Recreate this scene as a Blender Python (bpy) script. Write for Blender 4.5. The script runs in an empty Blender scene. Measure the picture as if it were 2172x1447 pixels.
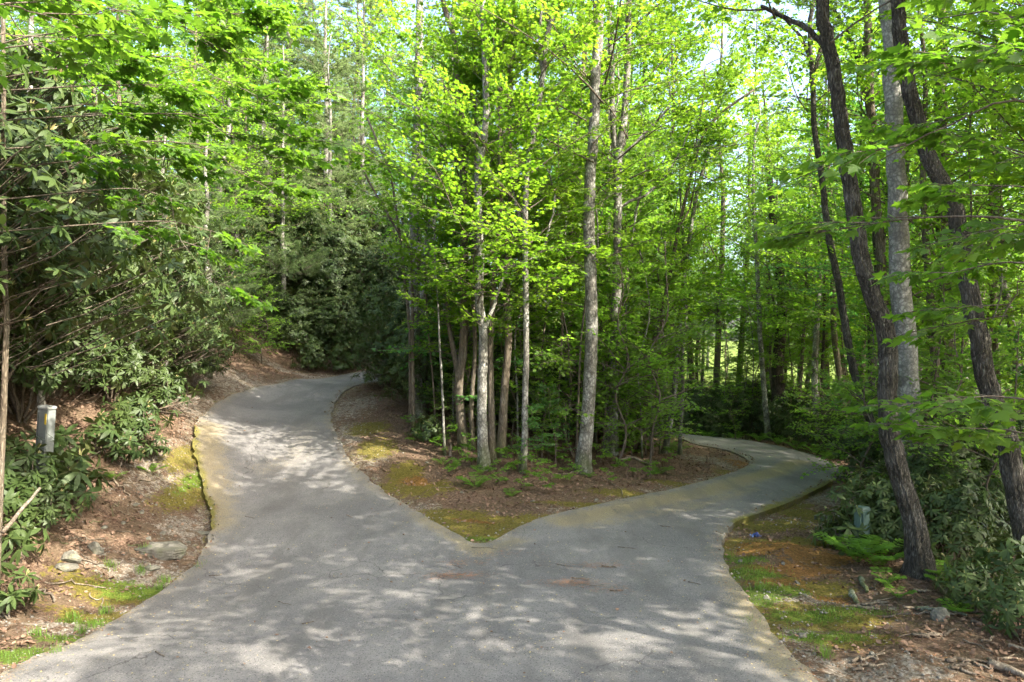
import bpy, math, random
import numpy as np
from mathutils import Vector
from mathutils.geometry import delaunay_2d_cdt

R = math.radians
S = bpy.context.scene
C = S.collection
RNG = np.random.default_rng(7)
random.seed(7)

# ------------------------------------------------------------------ camera, sky, sun, exposure
FPX, CX, CY, H = 1569.0, 1086.0, 723.5, 3.4
cam = bpy.data.objects.new('camera', bpy.data.cameras.new('camera'))
C.objects.link(cam)
cam.location = (0, 0, H)
cam.rotation_euler = (R(90), 0, 0)
cam.data.sensor_width = 36
cam.data.lens = 36 * FPX / 2172
cam.data.clip_end = 3000
S.camera = cam

SUN_EL, SUN_AZ = 43.0, 120.0          # azimuth clockwise from +Y (the viewing direction)
w = bpy.data.worlds.new("World"); S.world = w; w.use_nodes = True
nt = w.node_tree; nt.nodes.clear()
sky = nt.nodes.new('ShaderNodeTexSky'); sky.sky_type = 'NISHITA'; sky.sun_disc = False
sky.sun_elevation = R(SUN_EL); sky.sun_rotation = R(SUN_AZ)
sky.air_density = 0.8; sky.dust_density = 5.0; sky.ozone_density = 1.0
bg = nt.nodes.new('ShaderNodeBackground'); bg.inputs['Strength'].default_value = 0.15
wo = nt.nodes.new('ShaderNodeOutputWorld')
nt.links.new(sky.outputs[0], bg.inputs[0]); nt.links.new(bg.outputs[0], wo.inputs[0])

sd = bpy.data.lights.new('sun', 'SUN'); sd.energy = 3.1; sd.angle = R(0.5); sd.color = (1, 0.93, 0.82)
sun = bpy.data.objects.new('sun', sd); C.objects.link(sun)
az, el = R(SUN_AZ), R(SUN_EL)
sv = Vector((math.sin(az) * math.cos(el), math.cos(az) * math.cos(el), math.sin(el)))
sun.rotation_euler = sv.to_track_quat('Z', 'Y').to_euler()

S.view_settings.view_transform = 'Standard'
S.view_settings.look = 'None'
S.view_settings.exposure = 2.7
S.view_settings.gamma = 1
S.render.engine = 'CYCLES'
cy = S.cycles
cy.max_bounces = 8; cy.diffuse_bounces = 6; cy.glossy_bounces = 2; cy.transmission_bounces = 6
cy.transparent_max_bounces = 4; cy.use_denoising = True
cy.use_adaptive_sampling = True; cy.adaptive_threshold = 0.02
cy.sample_clamp_indirect = 6

# ------------------------------------------------------------------ terrain height
def P(px, py, d):
    return np.array([(px - CX) / FPX * d, d, H - (py - CY) / FPX * d])

CTRL = [  # x, y, z
 (0, 4, 0), (0, 8, 0), (-4, 8, 0), (3.2, 8, 0), (0, 12, 0), (-2, -10, 0), (4, -10, 0), (0, -30, 0), (0, 0, 0), (-3, 12, 0), (2.5, 12, 0),
 (-4.3, 14, .08), (-5.5, 17, .45), (-6.7, 20, 1.1), (-8.0, 24, 1.5), (-8.1, 29, 1.87), (-5, 31, 1.95), (0, 33, 2.0),
 (3.5, 15.2, -.05), (6.4, 17.8, -.2), (8.8, 22.4, -.4), (9.5, 26.5, -.6), (8.6, 31, -.8), (7.9, 35, -1.0), (4, 41, -1.0),
 (-.66, 17.6, .4), (-2.8, 22, 1.27), (1.8, 18.5, .22), (2.9, 21.5, .28), (0, 24, .9), (2.5, 27, .4), (3.5, 31, .1), (-3.6, 17.9, .6), (-1.9, 14.3, .14),
 (5, 22.5, -.2), (-3.5, 26, 1.75), (6.3, 26, -.5),
 (-8.2, 13, 1.4), (-8, 16, 1.6), (-5.8, 12, .05), (-6.7, 10.2, .0), (-7.4, 10.5, .9), (-10.5, 25, 2.8), (-10.2, 33, 2.4), (-9.7, 36, 3.9), (-12.3, 33, 4.3),
 (-7.6, 20, 1.2), (-6.4, 15, .3), (-6.2, 17, .6),
 (-12, 50, 8), (-15, 70, 13), (0, 60, 4.5), (0, 45, 3), (-20, 30, 7.5), (-14, 15, 4), (-12, 8, 2.6), (-9, 4, .8), (-20, 0, 4), (-30, 20, 9), (-35, 60, 14),
 (-40, -20, 6), (-60, 120, 22), (0, 120, 9), (-110, 30, 20), (-100, 140, 30),
 (4.6, 7.9, 0), (3.6, 10.1, 0), (5.95, 10.8, 0), (10, 12, -.8), (10, 16, -.8), (15, 15, -1.6), (14, 25, -1.3), (20, 32, -1.6), (12, 35, -1.3),
 (10, 50, -1.5), (25, 50, -2.5), (5.3, 13.5, -.1), (8.2, 17.2, -.35), (20, 5, -1.5), (15, -15, -.8), (50, 30, -3), (60, 120, -3), (100, -20, -5), (120, 100, -5), (40, 80, -3), (0, 200, 10), (-150, 200, 34), (150, 200, -6), (0, -120, 0), (-120, -120, 8), (120, -120, -5), (7, 4, -.1),
]
_c = np.array(CTRL, float)
def _k(r2):
    return 0.5 * r2 * np.log(np.maximum(r2, 1e-9))
_n = len(_c)
_A = np.zeros((_n + 3, _n + 3))
_d2 = ((_c[:, None, :2] - _c[None, :, :2]) ** 2).sum(-1)
_A[:_n, :_n] = _k(_d2) + np.eye(_n) * 0.5
_A[:_n, _n] = 1; _A[:_n, _n + 1:] = _c[:, :2]; _A[_n, :_n] = 1; _A[_n + 1:, :_n] = _c[:, :2].T
_w = np.linalg.solve(_A, np.concatenate([_c[:, 2], [0, 0, 0]]))
def gz0(x, y):
    x = np.atleast_1d(np.asarray(x, float)); y = np.atleast_1d(np.asarray(y, float))
    out = np.empty(x.shape)
    xf, yf, of = x.ravel(), y.ravel(), out.ravel()
    for i in range(0, len(xf), 20000):
        a, b = xf[i:i + 20000], yf[i:i + 20000]
        r2 = (a[:, None] - _c[None, :, 0]) ** 2 + (b[:, None] - _c[None, :, 1]) ** 2
        of[i:i + 20000] = _k(r2) @ _w[:_n] + _w[_n] + _w[_n + 1] * a + _w[_n + 2] * b
    return of.reshape(x.shape)
def ray(px, py, dmin=6.0, dmax=60.0):
    """where the sight line through a photo point first meets the ground"""
    d = np.linspace(dmin, dmax, 1400)
    z = H - (py - CY) / FPX * d
    g = gz0((px - CX) / FPX * d, d)
    k = np.nonzero(z <= g)[0]
    i = k[0] if len(k) else len(d) - 1
    return np.array([(px - CX) / FPX * d[i], d[i]])

# value noise on numpy
_perm = RNG.random((256, 256))
def vnoise(x, y):
    xi = np.floor(x).astype(int); yi = np.floor(y).astype(int)
    fx, fy = x - xi, y - yi
    fx = fx * fx * (3 - 2 * fx); fy = fy * fy * (3 - 2 * fy)
    g = lambda a, b: _perm[a & 255, b & 255]
    return (g(xi, yi) * (1 - fx) + g(xi + 1, yi) * fx) * (1 - fy) + (g(xi, yi + 1) * (1 - fx) + g(xi + 1, yi + 1) * fx) * fy
def fbm(x, y, o=4):
    s = 0; a = .5
    for i in range(o):
        s = s + a * vnoise(x * 2 ** i + 17.3 * i, y * 2 ** i + 9.1 * i); a *= .5
    return s

# ------------------------------------------------------------------ road outline
LO = [(0, 1437), (150, 1362), (300, 1282), (400, 1212), (440, 1145), (450, 1095), (432, 1035), (414, 965), (412, 915), (430, 880), (480, 843), (540, 822), (600, 812)]
LI = [(760, 816), (722, 838), (705, 868), (706, 905), (735, 965), (800, 1030), (880, 1082), (960, 1128), (998, 1149), (1018, 1153)]
RI = [(1042, 1148), (1085, 1127), (1150, 1098), (1250, 1073), (1350, 1053), (1450, 1031), (1530, 1009), (1578, 992), (1588, 978), (1560, 961), (1521, 950), (1466, 939)]
RO = [(1521, 926), (1576, 932), (1659, 948), (1714, 962), (1770, 985), (1786, 1005), (1765, 1022), (1700, 1055), (1620, 1085), (1560, 1108), (1536, 1140), (1535, 1172), (1552, 1222), (1592, 1282), (1640, 1338), (1690, 1400), (1738, 1447)]
lo = [ray(*p) for p in LO]; li = [ray(*p) for p in LI]; ri = [ray(*p) for p in RI]; ro = [ray(*p) for p in RO]
outline = [(-2.6, -15), (-3.1, 0), (-4.3, 5)] + [tuple(p) for p in lo]
outline += [(-8.2, 31.5), (-6.0, 33.3), (-2, 34.5), (2, 36), (3, 36.5), (4, 33.5), (0, 31.5), (-3.5, 30.3), (-5.3, 29)]
outline += [tuple(p) for p in li] + [tuple(p) for p in ri]
outline += [(7.0, 33.8), (5, 37.5), (3, 40), (5, 43.5), (7.6, 39.5)] + [tuple(p) for p in ro] + [(2.7, 4.5), (2.4, 0), (2.4, -15)]
outline = np.array(outline)
def smooth_loop(Q, n=4):
    m = len(Q); out = []
    for i in range(m):
        p0, p1, p2, p3 = Q[i - 1], Q[i], Q[(i + 1) % m], Q[(i + 2) % m]
        for k in range(n):
            t = k / n
            out.append(.5 * ((2 * p1) + (-p0 + p2) * t + (2 * p0 - 5 * p1 + 4 * p2 - p3) * t * t + (-p0 + 3 * p1 - 3 * p2 + p3) * t ** 3))
    return np.array(out)
road_loop = smooth_loop(outline)
_jit = (fbm(road_loop[:, 0] * 3, road_loop[:, 1] * 3) - .5) * .10
road_loop[:, 0] += _jit; road_loop[:, 1] += _jit * .5
def inside(x, y, L=road_loop):
    c = np.zeros(x.shape, bool)
    a = L; b = np.roll(L, -1, 0)
    for (x0, y0), (x1, y1) in zip(a, b):
        cond = ((y0 > y) != (y1 > y))
        if y1 != y0:
            c ^= cond & (x < (x1 - x0) * (y - y0) / (y1 - y0) + x0)
    return c
def dist_poly(x, y, L, closed=True):
    a = L; b = np.roll(L, -1, 0)
    if not closed: a, b = L[:-1], L[1:]
    best = np.full(x.shape, 1e9)
    for (x0, y0), (x1, y1) in zip(a, b):
        dx, dy = x1 - x0, y1 - y0
        t = np.clip(((x - x0) * dx + (y - y0) * dy) / (dx * dx + dy * dy + 1e-12), 0, 1)
        best = np.minimum(best, np.hypot(x - x0 - t * dx, y - y0 - t * dy))
    return best
def sstep(a, b, x):
    t = np.clip((x - a) / (b - a), 0, 1); return t * t * (3 - 2 * t)
def road_sd(x, y):
    d = dist_poly(x, y, road_loop)
    return np.where(inside(x, y), -d, d)
left_edge = np.array(lo); ro_a = np.array(ro)
right_berm = ro_a[5:12]
def gz(x, y, sd=None):
    """finished ground surface, road bed included"""
    x = np.atleast_1d(np.asarray(x, float)); y = np.atleast_1d(np.asarray(y, float))
    z = gz0(x, y)
    if sd is None: sd = road_sd(x, y)
    out = sstep(0, .7, sd)
    near = sstep(70, 30, np.hypot(x, y))
    z = z + out * near * ((fbm(x * .9, y * .9) - .47) * .35 + (fbm(x * 4, y * 4) - .47) * .09)
    z = z - .03 - .02 * sstep(.25, -.1, sd)
    # drop beside the pavement on its left edge and on the outer side of the right-hand bend
    dl = dist_poly(x, y, left_edge[3:10], False); dr = dist_poly(x, y, right_berm, False)
    z = z - (sd > -.05) * (.07 * sstep(1.3, .05, dl) + .07 * sstep(1.0, .05, dr)) * sstep(1.4, 0.0, sd)
    return z
def g1(x, y): return float(gz(x, y)[0])

# ------------------------------------------------------------------ mesh helpers
def mk_mesh(name, V, tris=None, quads=None, mats=(), tmat=None, qmat=None, attrs=None, smooth=False):
    V = np.asarray(V, np.float32)
    me = bpy.data.meshes.new(name)
    parts = []; mi = []
    if tris is not None and len(tris): parts.append(np.asarray(tris, np.int32)); mi.append(np.zeros(len(tris), np.int32) if tmat is None else np.asarray(tmat, np.int32))
    if quads is not None and len(quads): parts.append(np.asarray(quads, np.int32)); mi.append(np.zeros(len(quads), np.int32) if qmat is None else np.asarray(qmat, np.int32))
    loops = np.concatenate([p.ravel() for p in parts])
    tot = np.concatenate([np.full(len(p), p.shape[1], np.int32) for p in parts])
    start = np.concatenate([[0], np.cumsum(tot)[:-1]]).astype(np.int32)
    me.vertices.add(len(V)); me.vertices.foreach_set('co', V.ravel())
    me.loops.add(len(loops)); me.loops.foreach_set('vertex_index', loops)
    me.polygons.add(len(tot)); me.polygons.foreach_set('loop_start', start)
    me.polygons.foreach_set('material_index', np.concatenate(mi))
    if smooth: me.polygons.foreach_set('use_smooth', np.ones(len(tot), bool))
    for m in mats: me.materials.append(m)
    for k, a in (attrs or {}).items():
        at = me.attributes.new(k, 'FLOAT', 'POINT'); at.data.foreach_set('value', np.asarray(a, np.float32))
    me.update(calc_edges=True)
    return me
def link(name, me, parent=None, loc=(0, 0, 0), rz=0, sc=1):
    o = bpy.data.objects.new(name, me); C.objects.link(o)
    o.parent = parent; o.location = loc; o.rotation_euler = (0, 0, rz); o.scale = (sc,) * 3 if np.isscalar(sc) else sc
    return o
def tag(o, label=None, cat=None, group=None, kind=None):
    if label: o['label'] = label
    if cat: o['category'] = cat
    if group: o['group'] = group
    if kind: o['kind'] = kind
    return o
def empty(name, loc, rz=0, sc=1):
    o = link(name, None, None, loc, rz, sc); o.empty_display_size = .2; return o
def copy_tree(o, parent=None):
    c = o.copy(); C.objects.link(c); c.parent = parent
    for ch in list(o.children): copy_tree(ch, c)
    return c

class Geo:
    """collects vertices, triangles and quads with material slots and one random value per piece"""
    def __init__(s): s.V = []; s.T = []; s.Q = []; s.tm = []; s.qm = []; s.r = []; s.n = 0
    def add(s, V, T=None, Q=None, m=0, r=None):
        V = np.asarray(V, float).reshape(-1, 3); s.V.append(V)
        s.r.append(np.full(len(V), .5) if r is None else np.broadcast_to(r, (len(V),)))
        if T is not None and len(T): s.T.append(np.asarray(T) + s.n); s.tm.append(np.full(len(T), m))
        if Q is not None and len(Q): s.Q.append(np.asarray(Q) + s.n); s.qm.append(np.full(len(Q), m))
        s.n += len(V)
    def mesh(s, name, mats, smooth=False):
        cat = lambda L: np.concatenate(L) if L else None
        return mk_mesh(name, cat(s.V), cat(s.T), cat(s.Q), mats, cat(s.tm), cat(s.qm), {'rnd': np.concatenate(s.r)}, smooth)

def norm(v): return v / np.maximum(np.linalg.norm(v, axis=-1, keepdims=True), 1e-9)
def tube(g, pts, rad, sides=8, m=0, wob=0.0, rng=RNG, caps=True, bark=None):
    pts = np.asarray(pts, float); K = len(pts); rad = np.broadcast_to(rad, (K,)).astype(float)
    t = norm(np.gradient(pts, axis=0))
    ref = np.array([1., 0, 0]) if abs(t[0][0]) < .8 else np.array([0, 1., 0])
    n0 = norm(np.cross(t[0], ref)); N = [n0]
    for i in range(1, K):
        v = N[-1] - t[i] * np.dot(N[-1], t[i]); N.append(norm(v))
    N = np.array(N); B = np.cross(t, N)
    a = np.linspace(0, 2 * np.pi, sides, endpoint=False)
    r = rad[:, None] * np.ones(sides)[None]
    if wob:
        ph = rng.random(3) * 6
        r = r * (1 + wob * (np.sin(a * 2 + ph[0])[None] * .5 + np.sin(a * 3 + ph[1] + np.arange(K)[:, None] * .35) * .4 + (rng.random((K, sides)) - .5) * .9))
    if bark is not None: r = r * (1 + bark(a, K))
    V = pts[:, None] + r[..., None] * (np.cos(a)[None, :, None] * N[:, None] + np.sin(a)[None, :, None] * B[:, None])
    i = np.arange(K - 1)[:, None] * sides; j = np.arange(sides)[None]; j2 = (j + 1) % sides
    Q = np.stack([i + j, i + j2, i + sides + j2, i + sides + j], -1).reshape(-1, 4)
    V = V.reshape(-1, 3)
    if caps:
        V = np.vstack([V, pts[0], pts[-1]]); k0 = K * sides
        jj = np.arange(sides); j3 = (jj + 1) % sides
        T = np.vstack([np.stack([j3, jj, np.full(sides, k0)], 1), np.stack([(K - 1) * sides + jj, (K - 1) * sides + j3, np.full(sides, k0 + 1)], 1)])
    else: T = None
    g.add(V, T, Q, m, rng.random())
def tubes(PL, R0, R1, sides=3):
    """many thin twigs at once: PL (N,K,3)"""
    N_, K, _ = PL.shape
    t = norm(np.gradient(PL, axis=1))
    up = np.where(np.abs(t[..., 2:3]) > .9, np.array([1., 0, 0]), np.array([0, 0, 1.]))
    n = norm(np.cross(t, up)); b = np.cross(t, n)
    a = np.linspace(0, 2 * np.pi, sides, endpoint=False)
    rr = (R0[:, None] + (R1 - R0)[:, None] * np.linspace(0, 1, K)[None])[..., None, None]
    V = PL[:, :, None] + rr * (np.cos(a)[None, None, :, None] * n[:, :, None] + np.sin(a)[None, None, :, None] * b[:, :, None])
    base = (np.arange(N_) * K * sides)[:, None, None]
    i = np.arange(K - 1)[None, :, None] * sides; j = np.arange(sides)[None, None]; j2 = (j + 1) % sides
    Q = np.stack([base + i + j, base + i + j2, base + i + sides + j2, base + i + sides + j], -1).reshape(-1, 4)
    return V.reshape(-1, 3), Q

# leaf outlines: x across, y along, z fold
def fan(o): return np.array([[0, i, i + 1] for i in range(1, len(o) - 1)])
MAPLE_HI = np.array([(0, 0, 0), (.22, -.02, 0), (.50, .12, -.05), (.33, .27, .0), (.58, .52, -.09), (.27, .50, .0), (.20, .66, -.01), (0, 1.0, -.10), (-.20, .66, -.01), (-.27, .50, 0), (-.58, .52, -.09), (-.33, .27, 0), (-.50, .12, -.05), (-.22, -.02, 0)])
MAPLE_LO = np.array([(0, 0, 0), (.42, .10, -.05), (.34, .34, 0), (.5, .62, -.08), (.16, .60, 0.02), (0, 1.0, -.08), (-.16, .60, 0.02), (-.5, .62, -.08), (-.34, .34, 0), (-.42, .10, -.05)])
MAPLE_XLO = np.array([(0, 0, 0), (.52, .35, -.06), (.17, .55, .02), (0, 1.0, -.06), (-.17, .55, .02), (-.52, .35, -.06)])
OVAL = np.array([(0, 0, 0), (.30, .25, -.04), (.34, .55, -.04), (0, 1.0, -.06), (-.34, .55, -.04), (-.30, .25, -.04)])
RHODO = np.array([(0, 0, 0), (.10, .18, .01), (.155, .5, -.02), (.11, .8, -.06), (0, 1.0, -.12), (-.11, .8, -.06), (-.155, .5, -.02), (-.10, .18, .01)])
RHODO_T = np.array([[0, 1, 7], [1, 2, 6], [1, 6, 7], [2, 3, 5], [2, 5, 6], [3, 4, 5]])
def leaves_geo(P_, U, N_, S_, tpl, T=None, wid=1.0):
    T = fan(tpl) if T is None else T
    U = norm(U); X = norm(np.cross(U, N_)); N2 = np.cross(X, U)
    V = P_[:, None] + S_[:, None, None] * (tpl[None, :, 0:1] * wid * X[:, None] + tpl[None, :, 1:2] * U[:, None] + tpl[None, :, 2:3] * N2[:, None] * (np.random.default_rng(len(P_)).uniform(-.8, 3.2, len(P_))[:, None, None]))
    n = len(tpl)
    TT = (np.arange(len(P_))[:, None, None] * n + T[None]).reshape(-1, 3)
    return V.reshape(-1, 3), TT

def make_spray(rng, L=2.4, ntw=13, nl=9, arch=.12, flat=.22, leaf=.11, spread=.5):
    """a bough along +x with side twigs and leaves; returns leaf frames and twig lines"""
    K = 8; t = np.linspace(0, 1, K)
    main = np.stack([L * t, .07 * L * np.sin(t * rng.uniform(2, 5) + rng.uniform(0, 6)), arch * L * (np.sin(t * 2.2) * .6 - t * t * .35)], 1)
    tt = np.linspace(.16, .98, ntw) + rng.normal(0, .015, ntw)
    tt = np.clip(tt, .05, 1)
    o = np.stack([np.interp(tt, t, main[:, k]) for k in range(3)], 1)
    side = np.where(np.arange(ntw) % 2 == 0, 1, -1)
    ang = side * R(1) * rng.uniform(30, 62, ntw)
    ang[-1] = rng.normal(0, .2)
    ln = L * spread * (1.05 - tt * .72) * rng.uniform(.6, 1.15, ntw)
    zt = rng.normal(0.02, flat, ntw)
    dr = norm(np.stack([np.cos(ang), np.sin(ang), zt], 1))
    KK = 5; s = np.linspace(0, 1, KK)
    TW = o[:, None] + dr[:, None] * (ln[:, None] * s[None])[..., None]
    TW[..., 2] -= (ln[:, None] * .16 * s[None] ** 2) * rng.uniform(.2, 1.4, ntw)[:, None]
    TW[..., :2] += rng.normal(0, .02, (ntw, KK, 2)) * ln[:, None, None]
    TW[:, 0] = o
    # leaves
    Pl = []; Ul = []; Nl = []; Sl = []
    for i in range(ntw):
        m = max(3, int(nl * ln[i] / (L * spread * .7) * rng.uniform(.8, 1.2)))
        u = np.sort(rng.uniform(.15, 1.0, m)); u[-1] = 1
        p = np.stack([np.interp(u, s, TW[i, :, k]) for k in range(3)], 1)
        sd_ = np.where(np.arange(m) % 2 == 0, 1, -1) * rng.uniform(.5, 1.25, m); sd_[-1] = 0
        d = dr[i]; perp = np.array([-d[1], d[0], 0])
        U = d[None] * np.cos(sd_)[:, None] + perp[None] * np.sin(sd_)[:, None]
        U[:, 2] += rng.normal(-.22, .22, m)
        N_ = np.stack([rng.normal(0, .38, m), rng.normal(0, .38, m), np.ones(m)], 1)
        off = norm(U) * leaf * .35
        Pl.append(p + off); Ul.append(U); Nl.append(N_); Sl.append(leaf * rng.uniform(.55, 1.2, m))
    return dict(main=main, TW=TW, P=np.concatenate(Pl), U=np.concatenate(Ul), N=np.concatenate(Nl), S=np.concatenate(Sl), L=L)

def frame(az_, el_, roll=0):
    x = np.array([math.cos(az_) * math.cos(el_), math.sin(az_) * math.cos(el_), math.sin(el_)])
    y = np.array([-math.sin(az_), math.cos(az_), 0]); z = np.cross(x, y)
    y, z = y * math.cos(roll) + z * math.sin(roll), z * math.cos(roll) - y * math.sin(roll)
    return np.stack([x, y, z], 1)
class Crown:
    def __init__(s, tpl=MAPLE_LO, T=None): s.L = []; s.W = []; s.r0 = []; s.M = []; s.tpl = tpl; s.T = T
    def spray(s, sp, M, o, sc=1.0, keep=1.0, rng=RNG, leafscale=1.0):
        n = len(sp['P']); k = rng.random(n) < keep
        s.L.append((sp['P'][k] @ M.T * sc + o, sp['U'][k] @ M.T, sp['N'][k] @ M.T, sp['S'][k] * leafscale * min(sc, 1.25) ** .3))
        s.W.append(sp['TW'] @ M.T * sc + o); s.M.append((sp['main'] @ M.T * sc + o, sc))
    def geo(s, rng=RNG, wood=.006, lm=0, wm=1, g=None, twigs=True):
        g = g or Geo()
        P_, U, N_, S_ = [np.concatenate([l[i] for l in s.L]) for i in range(4)]
        V, T = leaves_geo(P_, U, N_, S_, s.tpl, s.T)
        r = np.repeat(rng.random(len(P_)), len(s.tpl))
        g.add(V, T, None, lm, r)
        if twigs:
            W = np.concatenate(s.W); V, Q = tubes(W, np.full(len(W), wood * .8), np.full(len(W), wood * .3)); g.add(V, None, Q, wm)
        M = np.stack([m for m, _ in s.M]); sc = np.array([a for _, a in s.M])
        V, Q = tubes(M, wood * 2.6 * sc, wood * .7 * sc, 5); g.add(V, None, Q, wm)
        return g

# ------------------------------------------------------------------ materials
def newmat(name):
    m = bpy.data.materials.new(name); m.use_nodes = True
    n = m.node_tree.nodes; n.clear()
    return m, m.node_tree, n
def N(nt, t, **kw):
    n = nt.nodes.new('ShaderNode' + t)
    for k, v in kw.items():
        if k.startswith('i_'):
            key = k[2:].replace('_', ' ')
            n.inputs[int(key) if key.isdigit() else key].default_value = v
        else: setattr(n, k, v)
    return n
def noise(nt, vec, scale, detail=4, rough=.55, dist=0):
    n = N(nt, 'TexNoise'); n.inputs['Scale'].default_value = scale; n.inputs['Detail'].default_value = detail
    n.inputs['Roughness'].default_value = rough; n.inputs['Distortion'].default_value = dist
    if vec is not None: nt.links.new(vec, n.inputs['Vector'])
    return n.outputs['Fac']
def ramp(nt, fac, stops):
    r = N(nt, 'ValToRGB'); e = r.color_ramp.elements
    while len(e) > 1: e.remove(e[-1])
    e[0].position = stops[0][0]; e[0].color = tuple(stops[0][1]) + (1,) if len(stops[0][1]) == 3 else stops[0][1]
    for p, c in stops[1:]:
        x = e.new(p); x.color = tuple(c) + (1,)
    nt.links.new(fac, r.inputs[0]); return r.outputs['Color']
def mixc(nt, fac, a, b, mode='MIX'):
    m = N(nt, 'Mix', data_type='RGBA', blend_type=mode); m.clamp_factor = True
    for s_, v in ((0, fac), (6, a), (7, b)):
        if isinstance(v, (int, float)): m.inputs[s_].default_value = v
        elif isinstance(v, tuple): m.inputs[s_].default_value = tuple(v) + (1,) if len(v) == 3 else v
        else: nt.links.new(v, m.inputs[s_])
    return m.outputs[2]
def math_(nt, op, a, b=0.0, c=None):
    m = N(nt, 'Math', operation=op)
    for i, v in enumerate((a, b) if c is None else (a, b, c)):
        if isinstance(v, (int, float)): m.inputs[i].default_value = v
        else: nt.links.new(v, m.inputs[i])
    return m.outputs[0]
def maprange(nt, v, a, b, c=0., d=1.):
    m = N(nt, 'MapRange', interpolation_type='SMOOTHSTEP')
    m.inputs[1].default_value = a; m.inputs[2].default_value = b; m.inputs[3].default_value = c; m.inputs[4].default_value = d
    nt.links.new(v, m.inputs[0]); return m.outputs[0]
def attr(nt, name): return N(nt, 'Attribute', attribute_name=name).outputs['Fac']
def out(nt, sh):
    o = N(nt, 'OutputMaterial'); nt.links.new(sh, o.inputs[0])
def bsdf(nt, col, rough=.8, spec=.3, bump=None, bstr=.3, bdist=.02):
    p = N(nt, 'BsdfPrincipled')
    for k, v in (('Base Color', col), ('Roughness', rough)):
        if isinstance(v, (int, float)): p.inputs[k].default_value = v
        elif isinstance(v, tuple): p.inputs[k].default_value = v + (1,)
        else: nt.links.new(v, p.inputs[k])
    p.inputs['Specular IOR Level'].default_value = spec
    if bump is not None:
        b = N(nt, 'Bump'); b.inputs['Strength'].default_value = bstr; b.inputs['Distance'].default_value = bdist
        nt.links.new(bump, b.inputs['Height']); nt.links.new(b.outputs[0], p.inputs['Normal'])
    return p.outputs[0]

def leaf_mat(name, ca, cb, ta, tb, trans=.5, rough=.5, spec=.35, objvar=.35, under=None):
    m, nt, n = newmat(name)
    r = attr(nt, 'rnd'); oi = N(nt, 'ObjectInfo').outputs['Random']
    f = math_(nt, 'ADD', math_(nt, 'MULTIPLY', r, 1 - objvar), math_(nt, 'MULTIPLY', oi, objvar))
    cl = noise(nt, N(nt, 'NewGeometry').outputs['Position'], 1.1, 2, .5)
    f = math_(nt, 'ADD', math_(nt, 'MULTIPLY', f, .65), maprange(nt, cl, .35, .65, 0., .4))
    col = mixc(nt, f, ca, cb); tc = mixc(nt, f, ta, tb)
    if under:
        bf = N(nt, 'NewGeometry').outputs['Backfacing']
        col = mixc(nt, bf, col, under)
    p = bsdf(nt, col, rough, spec)
    t = N(nt, 'BsdfTranslucent'); nt.links.new(tc, t.inputs[0])
    mx = N(nt, 'MixShader'); mx.inputs[0].default_value = trans
    nt.links.new(p, mx.inputs[1]); nt.links.new(t.outputs[0], mx.inputs[2]); out(nt, mx.outputs[0])
    return m
M = {}
M['leaf'] = leaf_mat('maple_leaf', (.050, .116, .014), (.112, .180, .018), (.17, .39, .018), (.33, .51, .03), .58)
M['leaf_pale'] = leaf_mat('pale_leaf', (.070, .145, .024), (.12, .20, .035), (.20, .46, .03), (.36, .58, .06), .58)
M['leaf_near'] = leaf_mat('broad_maple_leaf', (.042, .098, .012), (.085, .150, .018), (.13, .32, .015), (.25, .43, .03), .48)
M['leaf_cool'] = leaf_mat('cool_leaf', (.03, .11, .028), (.07, .17, .045), (.10, .36, .04), (.22, .48, .07), .5)
M['rhodo'] = leaf_mat('rhododendron_leaf', (.020, .041, .010), (.056, .080, .022), (.06, .13, .015), (.14, .22, .03), .14, .48, .22, .3, under=(.075, .085, .03))
M['tip'] = leaf_mat('shoot_tip', (.36, .27, .13), (.30, .33, .12), (.3, .25, .1), (.3, .35, .1), .25, .6)
M['needle'] = leaf_mat('pine_needle', (.09, .15, .05), (.19, .25, .09), (.15, .25, .06), (.28, .38, .12), .38, .6)
M['fern'] = leaf_mat('fern_leaf', (.06, .15, .012), (.11, .22, .02), (.2, .42, .02), (.3, .5, .04), .45)
M['grass'] = leaf_mat('grass_blade', (.06, .14, .012), (.13, .22, .03), (.15, .32, .02), (.28, .42, .04), .35)
M['litter'] = leaf_mat('dead_leaf', (.075, .042, .026), (.24, .155, .10), (.08, .04, .02), (.2, .1, .05), .12, .75)
M['straw'] = leaf_mat('pine_straw', (.20, .075, .03), (.36, .17, .08), (.1, .05, .02), (.2, .1, .05), .1, .75)
M['speck'] = leaf_mat('fallen_catkin', (.30, .24, .08), (.45, .38, .2), (.1, .1, .03), (.2, .2, .05), .1, .8)

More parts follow.
